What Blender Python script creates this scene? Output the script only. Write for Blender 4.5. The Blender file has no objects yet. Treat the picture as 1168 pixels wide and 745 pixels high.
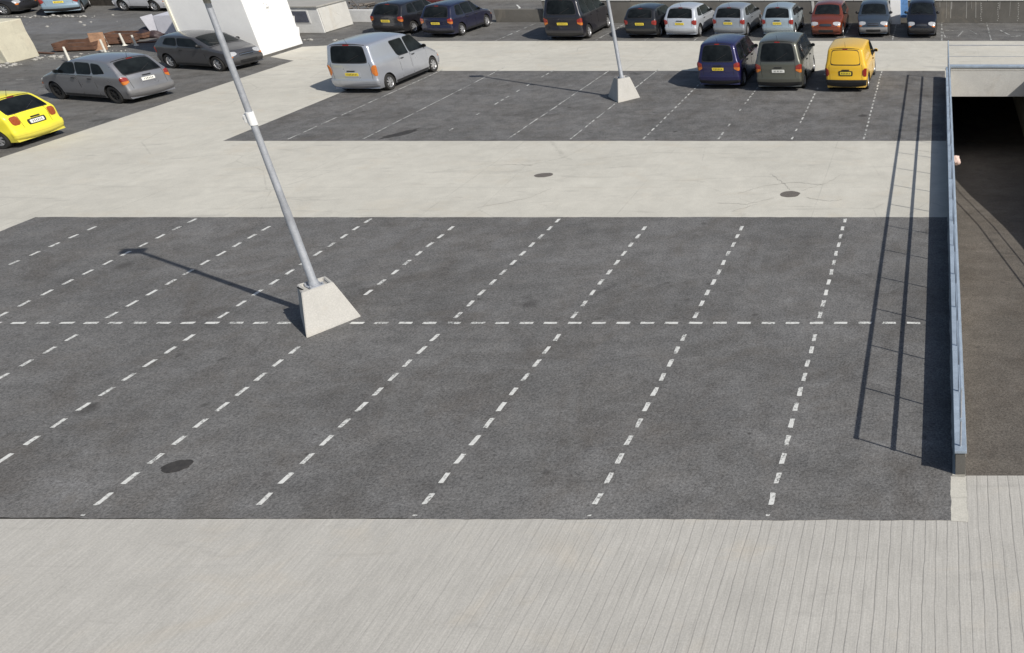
import bpy, bmesh, math, random
from mathutils import Vector, Matrix, noise
random.seed(11)
R = math.radians
scene = bpy.context.scene
COL = scene.collection

# ------------------------------------------------------------------ helpers
def tag(o, label=None, cat=None, group=None, kind=None):
    if label: o['label'] = label
    if cat: o['category'] = cat
    if group: o['group'] = group
    if kind: o['kind'] = kind
    return o

def empty(name, loc, rz=0.0):
    o = bpy.data.objects.new(name, None)
    o.empty_display_size = 0.3
    o.location = loc
    o.rotation_euler = (0, 0, rz)
    COL.objects.link(o)
    return o

def link(name, bm, mats, parent=None, smooth=None):
    me = bpy.data.meshes.new(name)
    bm.to_mesh(me)
    bm.free()
    if not isinstance(mats, (list, tuple)):
        mats = [mats]
    for m in mats:
        me.materials.append(m)
    if smooth is not None:
        for p in me.polygons:
            p.use_smooth = True
        me.set_sharp_from_angle(angle=R(smooth))
    o = bpy.data.objects.new(name, me)
    COL.objects.link(o)
    if parent is not None:
        o.parent = parent
    return o

def box(bm, c, s, rz=0.0, bevel=0.0, rx=0.0, ry=0.0):
    r = bmesh.ops.create_cube(bm, size=1.0)
    vs = r['verts']
    M = Matrix.Translation(c) @ Matrix.Rotation(rz, 4, 'Z') @ Matrix.Rotation(ry, 4, 'Y') @ Matrix.Rotation(rx, 4, 'X') @ Matrix.Diagonal((s[0], s[1], s[2], 1))
    bmesh.ops.transform(bm, matrix=M, verts=vs)
    if bevel:
        es = list({e for v in vs for e in v.link_edges})
        bmesh.ops.bevel(bm, geom=es, offset=bevel, segments=2, profile=0.5, affect='EDGES', clamp_overlap=True)

def box_obj(name, c, s, mat, parent=None, rz=0.0, bevel=0.01, rx=0.0, ry=0.0):
    bm = bmesh.new()
    box(bm, c, s, rz, bevel, rx, ry)
    return link(name, bm, mat, parent)

def tube(bm, pts, rad, n=12, cap=True):
    pts = [Vector(p) for p in pts]
    if not isinstance(rad, (list, tuple)):
        rad = [rad] * len(pts)
    rings = []
    for i, p in enumerate(pts):
        d = (pts[min(i + 1, len(pts) - 1)] - pts[max(i - 1, 0)]).normalized()
        a = Vector((0, 0, 1)) if abs(d.z) < 0.9 else Vector((1, 0, 0))
        u = d.cross(a).normalized()
        w = d.cross(u)
        rings.append([bm.verts.new(p + (u * math.cos(t) + w * math.sin(t)) * rad[i]) for t in [2 * math.pi * k / n for k in range(n)]])
    for a, b in zip(rings, rings[1:]):
        for k in range(n):
            bm.faces.new((a[k], a[(k + 1) % n], b[(k + 1) % n], b[k]))
    if cap:
        bm.faces.new(rings[0][::-1])
        bm.faces.new(rings[-1])

def lathe(bm, prof, axis='Y', n=28, c=(0, 0, 0)):
    rings = []
    c = Vector(c)
    for (r, h) in prof:
        ring = []
        for k in range(n):
            t = 2 * math.pi * k / n
            if axis == 'Y':
                v = Vector((r * math.cos(t), h, r * math.sin(t)))
            else:
                v = Vector((r * math.cos(t), r * math.sin(t), h))
            ring.append(bm.verts.new(c + v))
        rings.append(ring)
    for a, b in zip(rings, rings[1:]):
        for k in range(n):
            bm.faces.new((a[k], a[(k + 1) % n], b[(k + 1) % n], b[k]))
    return rings

# ------------------------------------------------------------------ materials
class NT:
    def __init__(s, name):
        s.m = bpy.data.materials.new(name)
        s.m.use_nodes = True
        s.n = s.m.node_tree.nodes
        s.l = s.m.node_tree.links
        s.b = s.n['Principled BSDF']
        tc = s.n.new('ShaderNodeTexCoord')
        geo = s.n.new('ShaderNodeNewGeometry')
        s.obj = tc.outputs['Object']
        s.pos = geo.outputs['Position']
    def noise(s, scale, detail=4, rough=0.6, vec=None, dist=0.0):
        t = s.n.new('ShaderNodeTexNoise')
        t.inputs['Scale'].default_value = scale
        t.inputs['Detail'].default_value = detail
        t.inputs['Roughness'].default_value = rough
        t.inputs['Distortion'].default_value = dist
        s.l.new(vec or s.obj, t.inputs['Vector'])
        return t.outputs['Fac']
    def vor(s, scale, vec=None, feature='F1', out='Distance'):
        t = s.n.new('ShaderNodeTexVoronoi')
        t.feature = feature
        t.inputs['Scale'].default_value = scale
        s.l.new(vec or s.obj, t.inputs['Vector'])
        return t.outputs[out]
    def ramp(s, fac, stops):
        r = s.n.new('ShaderNodeValToRGB')
        e = r.color_ramp.elements
        while len(e) < len(stops):
            e.new(0.5)
        for i, (p, c) in enumerate(stops):
            e[i].position = p
            e[i].color = (c, c, c, 1) if isinstance(c, (int, float)) else (*c, 1)
        s.l.new(fac, r.inputs['Fac'])
        return r.outputs['Color']
    def mix(s, f, a, b, mode='MIX'):
        m = s.n.new('ShaderNodeMix')
        m.data_type = 'RGBA'
        m.blend_type = mode
        for sock, v in ((m.inputs[0], f), (m.inputs[6], a), (m.inputs[7], b)):
            if isinstance(v, (int, float)):
                sock.default_value = v if sock == m.inputs[0] else (v, v, v, 1)
            elif isinstance(v, tuple):
                sock.default_value = (*v, 1)
            else:
                s.l.new(v, sock)
        return m.outputs[2]
    def math(s, op, a, b=0.0, c=None):
        m = s.n.new('ShaderNodeMath')
        m.operation = op
        for i, v in enumerate((a, b, c)):
            if v is None: continue
            if isinstance(v, (int, float)): m.inputs[i].default_value = v
            else: s.l.new(v, m.inputs[i])
        return m.outputs[0]
    def mapping(s, scale=(1, 1, 1), rot=(0, 0, 0), vec=None):
        m = s.n.new('ShaderNodeMapping')
        m.inputs['Scale'].default_value = scale
        m.inputs['Rotation'].default_value = rot
        s.l.new(vec or s.obj, m.inputs['Vector'])
        return m.outputs[0]
    def sep(s, vec=None):
        m = s.n.new('ShaderNodeSeparateXYZ')
        s.l.new(vec or s.obj, m.inputs[0])
        return m.outputs
    def bump(s, h, strength=0.3, dist=0.01):
        b = s.n.new('ShaderNodeBump')
        b.inputs['Strength'].default_value = strength
        b.inputs['Distance'].default_value = dist
        s.l.new(h, b.inputs['Height'])
        s.l.new(b.outputs[0], s.b.inputs['Normal'])
    def col(s, c):
        if isinstance(c, tuple): s.b.inputs['Base Color'].default_value = (*c, 1)
        else: s.l.new(c, s.b.inputs['Base Color'])
    def set(s, **k):
        for a, v in k.items():
            sock = s.b.inputs[a.replace('_', ' ')]
            if isinstance(v, (int, float)): sock.default_value = v
            else: s.l.new(v, sock)

def mat_asphalt(name, base, tint=(1, 1, 1), var=0.18, wear=1.0, seed=0.0):
    n = NT(name)
    big = n.noise(0.35 + seed * .05, 5, .62, dist=.4)
    med = n.noise(2.3, 5, .65)
    st = n.noise(.9, 4, .6, vec=n.mapping((.35, 2.2, 1), (0, 0, R(62))), dist=.7)
    fine = n.noise(26, 5, .85)
    sp = n.vor(60)
    spc = n.vor(60, out='Color')
    c = n.ramp(big, [(.28, tuple(base * (1 - var) * t for t in tint)), (.72, tuple(base * (1 + var) * t for t in tint))])
    c = n.mix(.55 * wear, c, n.ramp(med, [(.32, .74), (.68, 1.26)]), 'MULTIPLY')
    c = n.mix(.28 * wear, c, n.ramp(st, [(.35, .78), (.7, 1.22)]), 'MULTIPLY')
    c = n.mix(.8, c, n.ramp(fine, [(.35, .34), (.65, 1.64)]), 'MULTIPLY')
    tan = n.noise(1.3, 5, .7, dist=.5)
    c = n.mix(n.ramp(tan, [(.5, 0.0), (.75, .30)]), c, (base * 1.05, base * .93, base * .80))
    chips = n.ramp(sp, [(.0, 1.0), (.22, 0.0)])
    pick = n.ramp(n.math('MULTIPLY', n.sep(spc)[0], 1.0), [(.72, 0.0), (.85, 1.0)])
    c = n.mix(n.math('MULTIPLY', n.math('MULTIPLY', chips, pick), .5), c, (.30, .29, .28))
    # dark drips and old oil marks
    oil = n.noise(.8, 5, .7, dist=.6)
    c = n.mix(n.ramp(oil, [(.62, 0.0), (.72, .38 * wear)]), c, (.028, .027, .027))
    # brown-black weathered patches and round oil drips
    pt = n.noise(.55, 6, .72, dist=1.2, vec=n.mapping((1, .8, 1), (0, 0, .4)))
    c = n.mix(n.ramp(pt, [(.47, 0.0), (.66, .42)]), c, n.mix(1.0, c, (.62, .56, .50), 'MULTIPLY'))
    pl = n.noise(.7, 5, .7, dist=.8, vec=n.mapping((.8, 1.3, 1), (0, 0, 1.1)))
    c = n.mix(n.ramp(pl, [(.50, 0.0), (.72, .36)]), c, n.mix(1.0, c, (1.30, 1.32, 1.36), 'MULTIPLY'))
    for sc_, r0, pk in ((1.25, .12, .50), (3.4, .14, .62), (.5, .12, .5)):
        wv = n.n.new('ShaderNodeVectorMath'); wv.operation = 'ADD'
        nz_ = n.n.new('ShaderNodeTexNoise'); nz_.inputs['Scale'].default_value = 5.0
        n.l.new(n.obj, nz_.inputs['Vector'])
        sm = n.n.new('ShaderNodeVectorMath'); sm.operation = 'SCALE'; sm.inputs[3].default_value = .12
        n.l.new(nz_.outputs['Color'], sm.inputs[0])
        n.l.new(n.obj, wv.inputs[0]); n.l.new(sm.outputs[0], wv.inputs[1])
        dv = n.vor(sc_, vec=wv.outputs[0]); dc = n.sep(n.vor(sc_, vec=wv.outputs[0], out='Color'))[1]
        sp_ = n.math('MULTIPLY', n.ramp(dv, [(r0 * .35, 1.0), (r0, 0.0)]), n.ramp(dc, [(pk, 0.0), (pk + .12, .55 * wear)]))
        c = n.mix(sp_, c, (.040, .037, .035))
    # thin pale scuffs
    sc = n.vor(.55, vec=n.mapping((1, .5, 1), (0, 0, .6)), feature='DISTANCE_TO_EDGE')
    scm = n.math('MULTIPLY', n.ramp(sc, [(.0, 1.0), (.006, 0.0)]), n.ramp(n.noise(1.1, 3), [(.5, 0.0), (.62, .22 * wear)]))
    c = n.mix(scm, c, (.2, .2, .195))
    n.col(c)
    n.set(Roughness=.85, Specular_IOR_Level=.3)
    n.bump(n.math('ADD', fine, n.math('MULTIPLY', sp, .6)), .55, .006)
    return n.m

def mat_concrete(name, base, grooves=0.0, var=.07, blot=1.0, joints=False):
    n = NT(name)
    big = n.noise(.28, 5, .6, dist=.5)
    med = n.noise(1.9, 6, .66, dist=.3)
    fine = n.noise(38, 4, .7)
    c = n.ramp(big, [(.3, tuple(b * (1 - var) for b in base)), (.7, tuple(b * (1 + var) for b in base))])
    c = n.mix(.5 * blot, c, n.ramp(med, [(.3, .84), (.7, 1.12)]), 'MULTIPLY')
    c = n.mix(.45, c, n.ramp(fine, [(.3, .72), (.7, 1.25)]), 'MULTIPLY')
    warm = n.noise(.7, 4, .6, vec=n.mapping((1, 1.6, 1), (0, 0, .3)), dist=.8)
    c = n.mix(n.ramp(warm, [(.55, 0.0), (.75, .28)]), c, (.50, .43, .33))
    st = n.noise(1.2, 5, .65, vec=n.mapping((.4, 2.6, 1), (0, 0, R(20))), dist=1.0)
    c = n.mix(n.ramp(st, [(.58, 0.0), (.72, .28 * blot)]), c, (.20, .19, .175))
    cr = n.vor(.32, vec=n.mapping((1, .6, 1), (0, 0, .35)), feature='DISTANCE_TO_EDGE')
    warp = n.math('ADD', cr, n.math('MULTIPLY', n.math('SUBTRACT', n.noise(6, 4, .7), .5), .025))
    crm = n.math('MULTIPLY', n.ramp(n.math('ABSOLUTE', warp), [(.0, 1.0), (.005, 0.0)]), n.ramp(n.noise(.45, 3), [(.47, 0.0), (.58, 0.0 if grooves else .26)]))
    c = n.mix(crm, c, (.13, .125, .11))
    hsum = fine
    if grooves:
        xyz = n.sep()
        wob = n.math('MULTIPLY', n.math('SUBTRACT', n.noise(.9, 3, .5, vec=n.mapping((1.6, .7, 1))), .5), .09)
        wob2 = n.math('MULTIPLY', n.math('SUBTRACT', n.noise(4.5, 3, .6, vec=n.mapping((2.5, .5, 1))), .5), .025)
        gx = n.math('ADD', xyz[0], n.math('ADD', wob, wob2))
        # broad groove every 0.155 m, its depth fading in and out
        fr = n.math('FRACT', n.math('DIVIDE', gx, .155))
        d = n.math('ABSOLUTE', n.math('SUBTRACT', fr, .5))
        line = n.ramp(d, [(.0, 1.0), (.03, .8), (.07, 0.0)])
        fade = n.ramp(n.noise(.8, 4, .6, vec=n.mapping((6, .35, 1))), [(.28, .45), (.55, 1.0)])
        # grooves are worn smooth towards the left, where the wheels run
        reach = n.ramp(n.math('ADD', n.math('MULTIPLY', xyz[0], .09), 1.0), [(.25, .06), (.95, 1.0)])
        line = n.math('MULTIPLY', n.math('MULTIPLY', line, fade), reach)
        c = n.mix(n.math('MULTIPLY', line, .52 * grooves), c, (.13, .125, .12))
        # fine broom marks
        fb = n.noise(30, 3, .7, vec=n.mapping((1, .05, 1), vec=n.mapping()))
        c = n.mix(.55, c, n.ramp(fb, [(.3, .82), (.7, 1.17)]), 'MULTIPLY')
        hsum = n.math('SUBTRACT', n.math('ADD', n.math('MULTIPLY', fb, .8), n.math('MULTIPLY', fine, .4)), line)
    if joints:
        xyz = n.sep()
        jm = None
        for ax, step, off in ((0, 5.1, .8), (1, 6.5, 0.25)):
            fr = n.math('FRACT', n.math('DIVIDE', n.math('ADD', xyz[ax], off), step))
            dd = n.math('ABSOLUTE', n.math('SUBTRACT', fr, .5))
            j = n.ramp(dd, [(.0, .30), (.0035, 0.0)])
            jm = j if jm is None else n.math('MAXIMUM', jm, j)
        jm = n.math('MULTIPLY', jm, n.ramp(n.noise(1.5, 3), [(.38, .1), (.6, 1.0)]))
        c = n.mix(jm, c, (.14, .135, .12))
    n.col(c)
    n.set(Roughness=.9, Specular_IOR_Level=.25)
    n.bump(hsum, .35, .006)
    return n.m

def mat_simple(name, c, rough=.6, metal=0.0, var=.1, scale=6.0, bump=.1, coat=0.0, spec=.5):
    n = NT(name)
    f = n.noise(scale, 5, .65, dist=.3)
    f2 = n.noise(scale * 7, 3, .7)
    k = n.ramp(f, [(.3, tuple(v * (1 - var) for v in c)), (.7, tuple(v * (1 + var) for v in c))])
    k = n.mix(.4, k, n.ramp(f2, [(.3, 1 - var), (.7, 1 + var)]), 'MULTIPLY')
    n.col(k)
    n.set(Roughness=rough, Metallic=metal, Coat_Weight=coat, Specular_IOR_Level=spec)
    if bump: n.bump(f2, bump, .004)
    return n.m

def mat_galv(name, c, rough=.45, metal=.75):
    n = NT(name)
    v = n.vor(38, out='Color')
    f = n.noise(3.0, 5, .6)
    k = n.ramp(f, [(.3, tuple(x * .85 for x in c)), (.7, tuple(x * 1.12 for x in c))])
    k = n.mix(.3, k, n.ramp(n.sep(v)[0], [(0, .8), (1, 1.15)]), 'MULTIPLY')
    n.col(k)
    n.set(Metallic=metal, Roughness=n.ramp(f, [(.3, rough - .08), (.7, rough + .12)]))
    n.bump(f, .08, .004)
    return n.m

_pc = {}
def mat_paint(name, c, metal=.35, rough=.26):
    key = (name,)
    if key in _pc: return _pc[key]
    n = NT(name)
    dirt = n.noise(2.0, 5, .65)
    lum = sum(c) / 3
    k = n.mix(n.ramp(dirt, [(.42, .03), (.75, .20 if lum > .1 else .05)]), c, tuple(min(1, .5 * x + .09) for x in c))
    # road grime low on the body
    z = n.sep()[2]
    low = n.ramp(n.math('ADD', z, n.math('MULTIPLY', n.noise(5, 4), .2)), [(.25, .5 if lum > .1 else .25), (.62, 0.0)])
    k = n.mix(low, k, (.09, .085, .075))
    n.col(k)
    n.set(Metallic=metal, Coat_Weight=.8, Coat_Roughness=.06,
          Roughness=n.ramp(dirt, [(.3, rough), (.8, rough + .18)]))
    _pc[key] = n.m
    return n.m

M = {}
M['asph'] = mat_asphalt('asphalt', .135, (1.02, 1.0, .975))
M['asph2'] = mat_asphalt('asphalt_worn', .135, (1.02, 1.0, .975), wear=1.5, seed=3)
M['ground'] = mat_asphalt('asphalt_old', .13, (1.02, 1.0, .96), var=.22, wear=1.3, seed=6)
M['rampa'] = mat_asphalt('ramp_asphalt', .108, (1.12, 1.0, .86), wear=.8, seed=2)
M['conc'] = mat_concrete('lane_concrete', (.525, .505, .445), joints=True)
M['brush'] = mat_concrete('brushed_concrete', (.445, .428, .392), grooves=1.0, blot=.7)
M['wallc'] = mat_concrete('wall_concrete', (.36, .35, .325), blot=1.2)
M['wallpale'] = mat_concrete('pale_wall_concrete', (.58, .57, .535), blot=.8)
M['walldark'] = mat_concrete('stained_wall_concrete', (.15, .142, .128), blot=1.2, var=.2)
M['block'] = mat_concrete('cast_concrete', (.44, .43, .405), blot=.8, var=.08)
M['beige'] = mat_concrete('beige_concrete', (.56, .53, .42), blot=.7)
M['white'] = mat_simple('white_render', (.80, .80, .79), .85, var=.035, scale=1.5, bump=.3)
M['whited'] = mat_simple('dull_white_render', (.62, .62, .61), .85, var=.10, scale=2.5, bump=.3)
M['lilac'] = mat_simple('lilac_white_sheet', (.55, .55, .60), .7, var=.08, scale=2)
M['cream'] = mat_simple('cream_trim', (.75, .72, .60), .7, var=.05)
M['galv'] = mat_galv('galvanised_steel', (.42, .44, .475), .5, .35)
M['cap'] = mat_galv('blue_grey_metal_capping', (.37, .44, .52), .5, .25)
M['black'] = mat_simple('black_plastic', (.018, .018, .019), .5, var=.25)
M['rubber'] = mat_simple('tyre_rubber', (.022, .021, .02), .85, var=.3)
M['alloy'] = mat_simple('alloy_rim', (.55, .55, .56), .35, .7, .1)
M['arch'] = mat_simple('wheel_arch_liner', (.010, .010, .010), .95)
M['chrome'] = mat_simple('chrome', (.75, .75, .75), .15, 1.0, .03, bump=0)
M['brown_lamp'] = mat_simple('dark_amber_lamp', (.30, .07, .02), .18, var=.3, coat=.6, scale=30)
M['red'] = mat_simple('red_lamp_plastic', (.24, .022, .016), .18, var=.2, coat=.6, scale=30)
M['amber'] = mat_simple('amber_lamp_plastic', (.50, .15, .025), .18, var=.25, coat=.6, scale=30)
M['lampclear'] = mat_simple('clear_lamp_plastic', (.62, .62, .62), .12, .4, .25, coat=.8, scale=30)
M['platey'] = mat_simple('yellow_plate', (.72, .56, .05), .5, var=.08)
M['platew'] = mat_simple('white_plate', (.70, .70, .66), .5, var=.08)
M['rust'] = mat_simple('rusty_boards', (.12, .062, .040), .9, var=.45, scale=3, bump=.5)
M['rust2'] = mat_simple('orange_brown_boards', (.26, .15, .09), .9, var=.35, scale=4, bump=.5)
M['stake'] = mat_simple('pale_stake_paint', (.66, .64, .57), .8, var=.12)
M['tarp'] = mat_simple('dark_tarpaulin', (.045, .030, .032), .6, var=.4, scale=2, bump=.4)
M['fence'] = mat_simple('dark_brown_timber', (.035, .030, .025), .9, var=.4, scale=3, bump=.5)
M['stain'] = mat_simple('oil_stain', (.042, .038, .034), .7, var=.35, scale=9, bump=.3)
M['iron'] = mat_simple('cast_iron', (.17, .15, .13), .7, .3, .3, scale=20, bump=.6)
M['pink'] = mat_simple('pinkish_cloth', (.62, .46, .40), .9, var=.2, scale=12)
M['blue'] = mat_simple('blue_plastic_sheet', (.12, .26, .52), .5, var=.2)
M['shed_glass'] = mat_simple('grey_shed_window', (.09, .095, .12), .25, var=.2)
M['hay'] = mat_simple('weathered_lamp_housing', (.33, .31, .26), .6, .3, .25, scale=14)
M['inner'] = mat_concrete('tunnel_concrete', (.42, .39, .34), blot=1.3)

def mat_marks(name, bg):
    n = NT(name)
    y = n.sep()[1]
    a = n.math('FRACT', n.math('MULTIPLY', y, 17.0))
    g = n.noise(40, 2, .5)
    on = n.ramp(n.math('ADD', n.math('MULTIPLY', n.math('ABSOLUTE', n.math('SUBTRACT', a, .5)), 1.4), n.math('MULTIPLY', g, .7)), [(.62, 1.0), (.68, 0.0)])
    n.col(n.mix(on, bg, (.03, .03, .03)))
    n.set(Roughness=.5)
    return n.m
M['marks_y'] = mat_marks('yellow_plate_lettering', (.72, .56, .05))
M['marks_w'] = mat_marks('white_plate_lettering', (.70, .70, .66))

def mat_glass():
    n = NT('tinted_car_glass')
    n.col(n.ramp(n.noise(1.6, 3), [(.3, (.004, .005, .006)), (.7, (.018, .022, .024))]))
    n.set(Roughness=.06, Specular_IOR_Level=.12)
    return n.m
M['glass'] = mat_glass()

def mat_paintline(name, cover):
    n = NT(name)
    f = n.noise(28, 4, .75)
    g = n.noise(2.2, 4, .7)
    k = n.ramp(n.math('ADD', n.math('MULTIPLY', f, .6), n.math('MULTIPLY', g, .4)),
               [(cover, (.13, .13, .125)), (cover + .07, (.60, .60, .57)), (.75, (.76, .76, .73))])
    n.col(k)
    n.set(Roughness=.7)
    n.bump(f, .3, .003)
    return n.m
M['line'] = mat_paintline('white_line_paint', .41)
M['line2'] = mat_paintline('worn_line_paint', .46)
M['line3'] = mat_paintline('faded_line_paint', .50)

# ------------------------------------------------------------------ setting
def sheet(name, polys, z, mat, jit=0.0, step=.22, label=None):
    bm = bmesh.new()
    for poly in polys:
        pts = []
        for i, a in enumerate(poly):
            b = poly[(i + 1) % len(poly)]
            L = math.dist(a, b)
            n = max(1, int(L / step)) if jit else 1
            for k in range(n):
                t = k / n
                x, y = a[0] + (b[0] - a[0]) * t, a[1] + (b[1] - a[1]) * t
                if jit and 0 < k:
                    q = noise.noise((x * 1.7, y * 1.7, 3.1)) * 1.0 + noise.noise((x * 6, y * 6, 9.1)) * .7
                    nx, ny = (b[1] - a[1]) / L, -(b[0] - a[0]) / L
                    x += nx * q * jit; y += ny * q * jit
                pts.append(bm.verts.new((x, y, z)))
        bm.faces.new(pts)
    bmesh.ops.triangulate(bm, faces=bm.faces[:])
    for f in bm.faces:
        f.normal_update()
        if f.normal.z < 0: f.normal_flip()
    o = link(name, bm, mat)
    o['kind'] = 'structure'
    return o

def rect(x0, y0, x1, y1):
    return [(x0, y0), (x1, y0), (x1, y1), (x0, y1)]

RX0, RX1, RY0, RY1 = .38, 4.12, 10.0, 36.72      # the ramp opening
BIG = 400
sheet('ground', [rect(-BIG, -BIG, RX0, BIG), rect(RX1, -BIG, BIG, BIG), rect(RX0, -BIG, RX1, RY0), rect(RX0, RY1, RX1, BIG)], 0.0, M['ground'])
# lanes of pale concrete round the asphalt bays
sheet('concrete_lane', [rect(-29.0, 9.05, RX0, 38.6), rect(RX1, 10.0, 40, 43.0), rect(RX0, RY1, RX1, 43.0),
                        [(-29.0, 38.6), (RX0, 38.6), (RX0, 43.0), (-25.5, 43.0), (-27.2, 42.2), (-29.6, 41.9), (-30.6, 41.6), (-30.6, 39.4)]],
      .004, M['conc'], jit=.012)
sheet('brushed_concrete_lane', [[(-29.0, -8), (40, -8), (40, 10.0), (.19, 10.0), (.19, 9.05), (-29.0, 9.05)]], .004, M['brush'])
sheet('parking_asphalt', [[(-23.47, 9.10), (.175, 9.02), (.175, 20.29), (-23.45, 20.29)]], .008, M['asph'], jit=.022, step=.09)
sheet('far_parking_asphalt', [[(-23.4, 26.78), (.18, 26.78), (.18, 36.62), (-23.4, 36.62)]], .008, M['asph2'], jit=.014)
sheet('kerb_patch', [[(.15, 9.0), (.385, 8.98), (.39, 9.98), (.15, 9.98)]], 0.0095, M['conc'], jit=.02, step=.07)

# painted dashes
def dash(bm, x, y, lx, ly, z, rot=0.0):
    c, s = math.cos(rot), math.sin(rot)
    pts = []
    for i, (a, b) in enumerate(((-1, -1), (0, -1), (1, -1), (1, 0), (1, 1), (0, 1), (-1, 1), (-1, 0))):
        px, py = a * lx / 2 + random.uniform(-.006, .006), b * ly / 2 + random.uniform(-.008, .008)
        pts.append(bm.verts.new((x + px * c - py * s, y + px * s + py * c, z)))
    bm.faces.new(pts)

bm = bmesh.new()
fronts = [-2.48, -5.04, -7.54, -9.94, -12.31, -14.68, -17.0, -19.3, -21.5]
backs = [-2.46, -5.0, -7.45, -9.83, -12.31, -14.69, -16.95, -19.19, -21.33]
for xf, xb in zip(fronts, backs):
    for k in range(22):
        y = 9.47 + .467 * k if k < 11 else 15.05 + .50 * (k - 11)
        if k >= 21 and random.random() < .5: continue
        if xf == -12.31 and k in (10, 11, 12): continue
        t = (y - 9.4) / 10.7
        x = xf + (xb - xf) * t + random.uniform(-.008, .008)
        dash(bm, x, y, .078, .255 + random.uniform(-.02, .02), .012, random.uniform(-.04, .04))
    if random.random() < .7:
        dash(bm, xf, 9.12, .06, .03, .012)
for k in range(47):
    x = -.55 - .487 * k
    if -13.1 < x < -11.9: continue
    dash(bm, x, 14.72 - .0 * x, .27, .078, .0125, random.uniform(-.03, .03))
o = link('bay_markings', bm, M['line']); o['kind'] = 'structure'

bm = bmesh.new()
for xi, (xx, kind) in enumerate([(-2.52, 1), (-4.88, 1), (-7.3, 0), (-9.75, 1), (-12.15, 2), (-14.2, 2), (-16.6, 1), (-18.95, 2), (-21.4, 2)]):
    y = 26.95
    while y < 36.5:
        if kind == 2:
            l = random.uniform(.5, 1.1); g_ = random.uniform(.03, .25); w = .045
        else:
            l = random.uniform(.24, .30); g_ = .2; w = .058
        if not (xi in (2, 1) and random.random() < .25) and not (xi in (6,) and random.random() < .45):
            dash(bm, xx + random.uniform(-.008, .008), y + l / 2, w, l, .012, random.uniform(-.012, .012))
        y += l + g_
o = link('far_bay_markings', bm, M['line2']); o['kind'] = 'structure'

bm = bmesh.new()
for xx in [-26.9 + 2.45 * k for k in range(15)]:
    y = 43.1
    while y < 47.8:
        l = random.uniform(.3, .9)
        dash(bm, xx, y + l / 2, .08, l, .006)
        y += l + random.uniform(.05, .3)
# worn painted marks beside the ramp head
for (x, y, lx, ly, r) in ((.15, 44.8, .07, 1.6, .1), (.55, 44.0, .8, .07, .2), (1.0, 44.8, .07, 1.5, -.2), (.6, 45.7, .7, .06, 0), (1.7, 45.2, .07, 1.2, .3), (3.3, 45.2, .09, 1.4, .3), (3.8, 44.2, .6, .08, .4), (3.9, 45.8, 1.3, .06, 0)):
    dash(bm, x, y, lx, ly, .006, r)
# the faded lines of the left-hand yard
for (x0, y0, x1, y1) in ((-41, 34.6, -33.5, 35.8), (-44, 38.0, -40, 38.4), (-38.5, 41.2, -35.2, 41.9), (-36, 30.2, -33, 29.6)):
    n_ = int(math.dist((x0, y0), (x1, y1)) / .9)
    for k in range(n_):
        t = (k + .5) / n_
        dash(bm, x0 + (x1 - x0) * t, y0 + (y1 - y0) * t, .7, .06, .006, math.atan2(y1 - y0, x1 - x0))
o = link('faded_markings', bm, M['line3']); o['kind'] = 'structure'

# curved white edge line of the service road behind
bm = bmesh.new()
pp = [(-24.1, 48.9), (-24.25, 50.2), (-24.6, 51.6), (-25.1, 52.9), (-25.7, 53.9)]
L_, R_ = [], []
for (x, y) in pp:
    L_.append(bm.verts.new((x - .06, y, .006))); R_.append(bm.verts.new((x + .06, y, .006)))
for i in range(len(pp) - 1):
    bm.faces.new((L_[i], R_[i], R_[i + 1], L_[i + 1]))
o = link('road_edge_line', bm, M['line']); o['kind'] = 'structure'
sheet('service_road', [rect(-75, 44.8, -39.5, 49.3)], .004, mat_asphalt('road_asphalt', .15, (1.0, 1.0, 1.0), wear=.7), jit=.02)

# --- the ramp, going down below the lane ---
SL = .14
bm = bmesh.new()
ys = [10.0, 10.4] + [11 + k for k in range(36)]
def rz_(y): 
    if y < 10.4: return -.004
    if y > 40: return -(40 - 10.4) * SL
    return -(y - 10.4) * SL
prev = None
for y in [10.0, 10.4, 12, 15, 20, 25, 30, 35, 40, 46, 60]:
    a = bm.verts.new((RX0 - .0, y, rz_(y))); b = bm.verts.new((RX1 + 0.0, y, rz_(y)))
    if prev: bm.faces.new((prev[0], prev[1], b, a))
    prev = (a, b)
o = link('ramp', bm, M['rampa']); o['kind'] = 'structure'

def yz_wall(name, x0, x1, pts, mat, parent=None):
    bm = bmesh.new()
    A = [bm.verts.new((x0, y, z)) for y, z in pts]
    B = [bm.verts.new((x1, y, z)) for y, z in pts]
    bm.faces.new(A); bm.faces.new(B[::-1])
    n = len(pts)
    for i in range(n):
        bm.faces.new((A[i], B[i], B[(i + 1) % n], A[(i + 1) % n]))
    bmesh.ops.recalc_face_normals(bm, faces=bm.faces[:])
    return link(name, bm, mat, parent)

CAPH = .45
gw = empty('ramp_wall', (.3, 10.02, 0))
tag(gw, 'long low concrete kerb wall with blue-grey metal capping beside the ramp', 'wall')
w = yz_wall('wall', -.075, .075, [(0, -.3), (0, CAPH - .02), (25.3, CAPH - .02), (25.3, -4.6), (23, -4.6), (0.4, -.3)], M['walldark'], gw)
bmc = bmesh.new()
box(bmc, (0, 12.63, CAPH), (.185, 25.3, .05), bevel=.006)
for k in range(1, 9):
    box(bmc, (0, k * 2.9, CAPH + .0265), (.186, .05, .004))
link('capping', bmc, M['cap'], gw)
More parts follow.
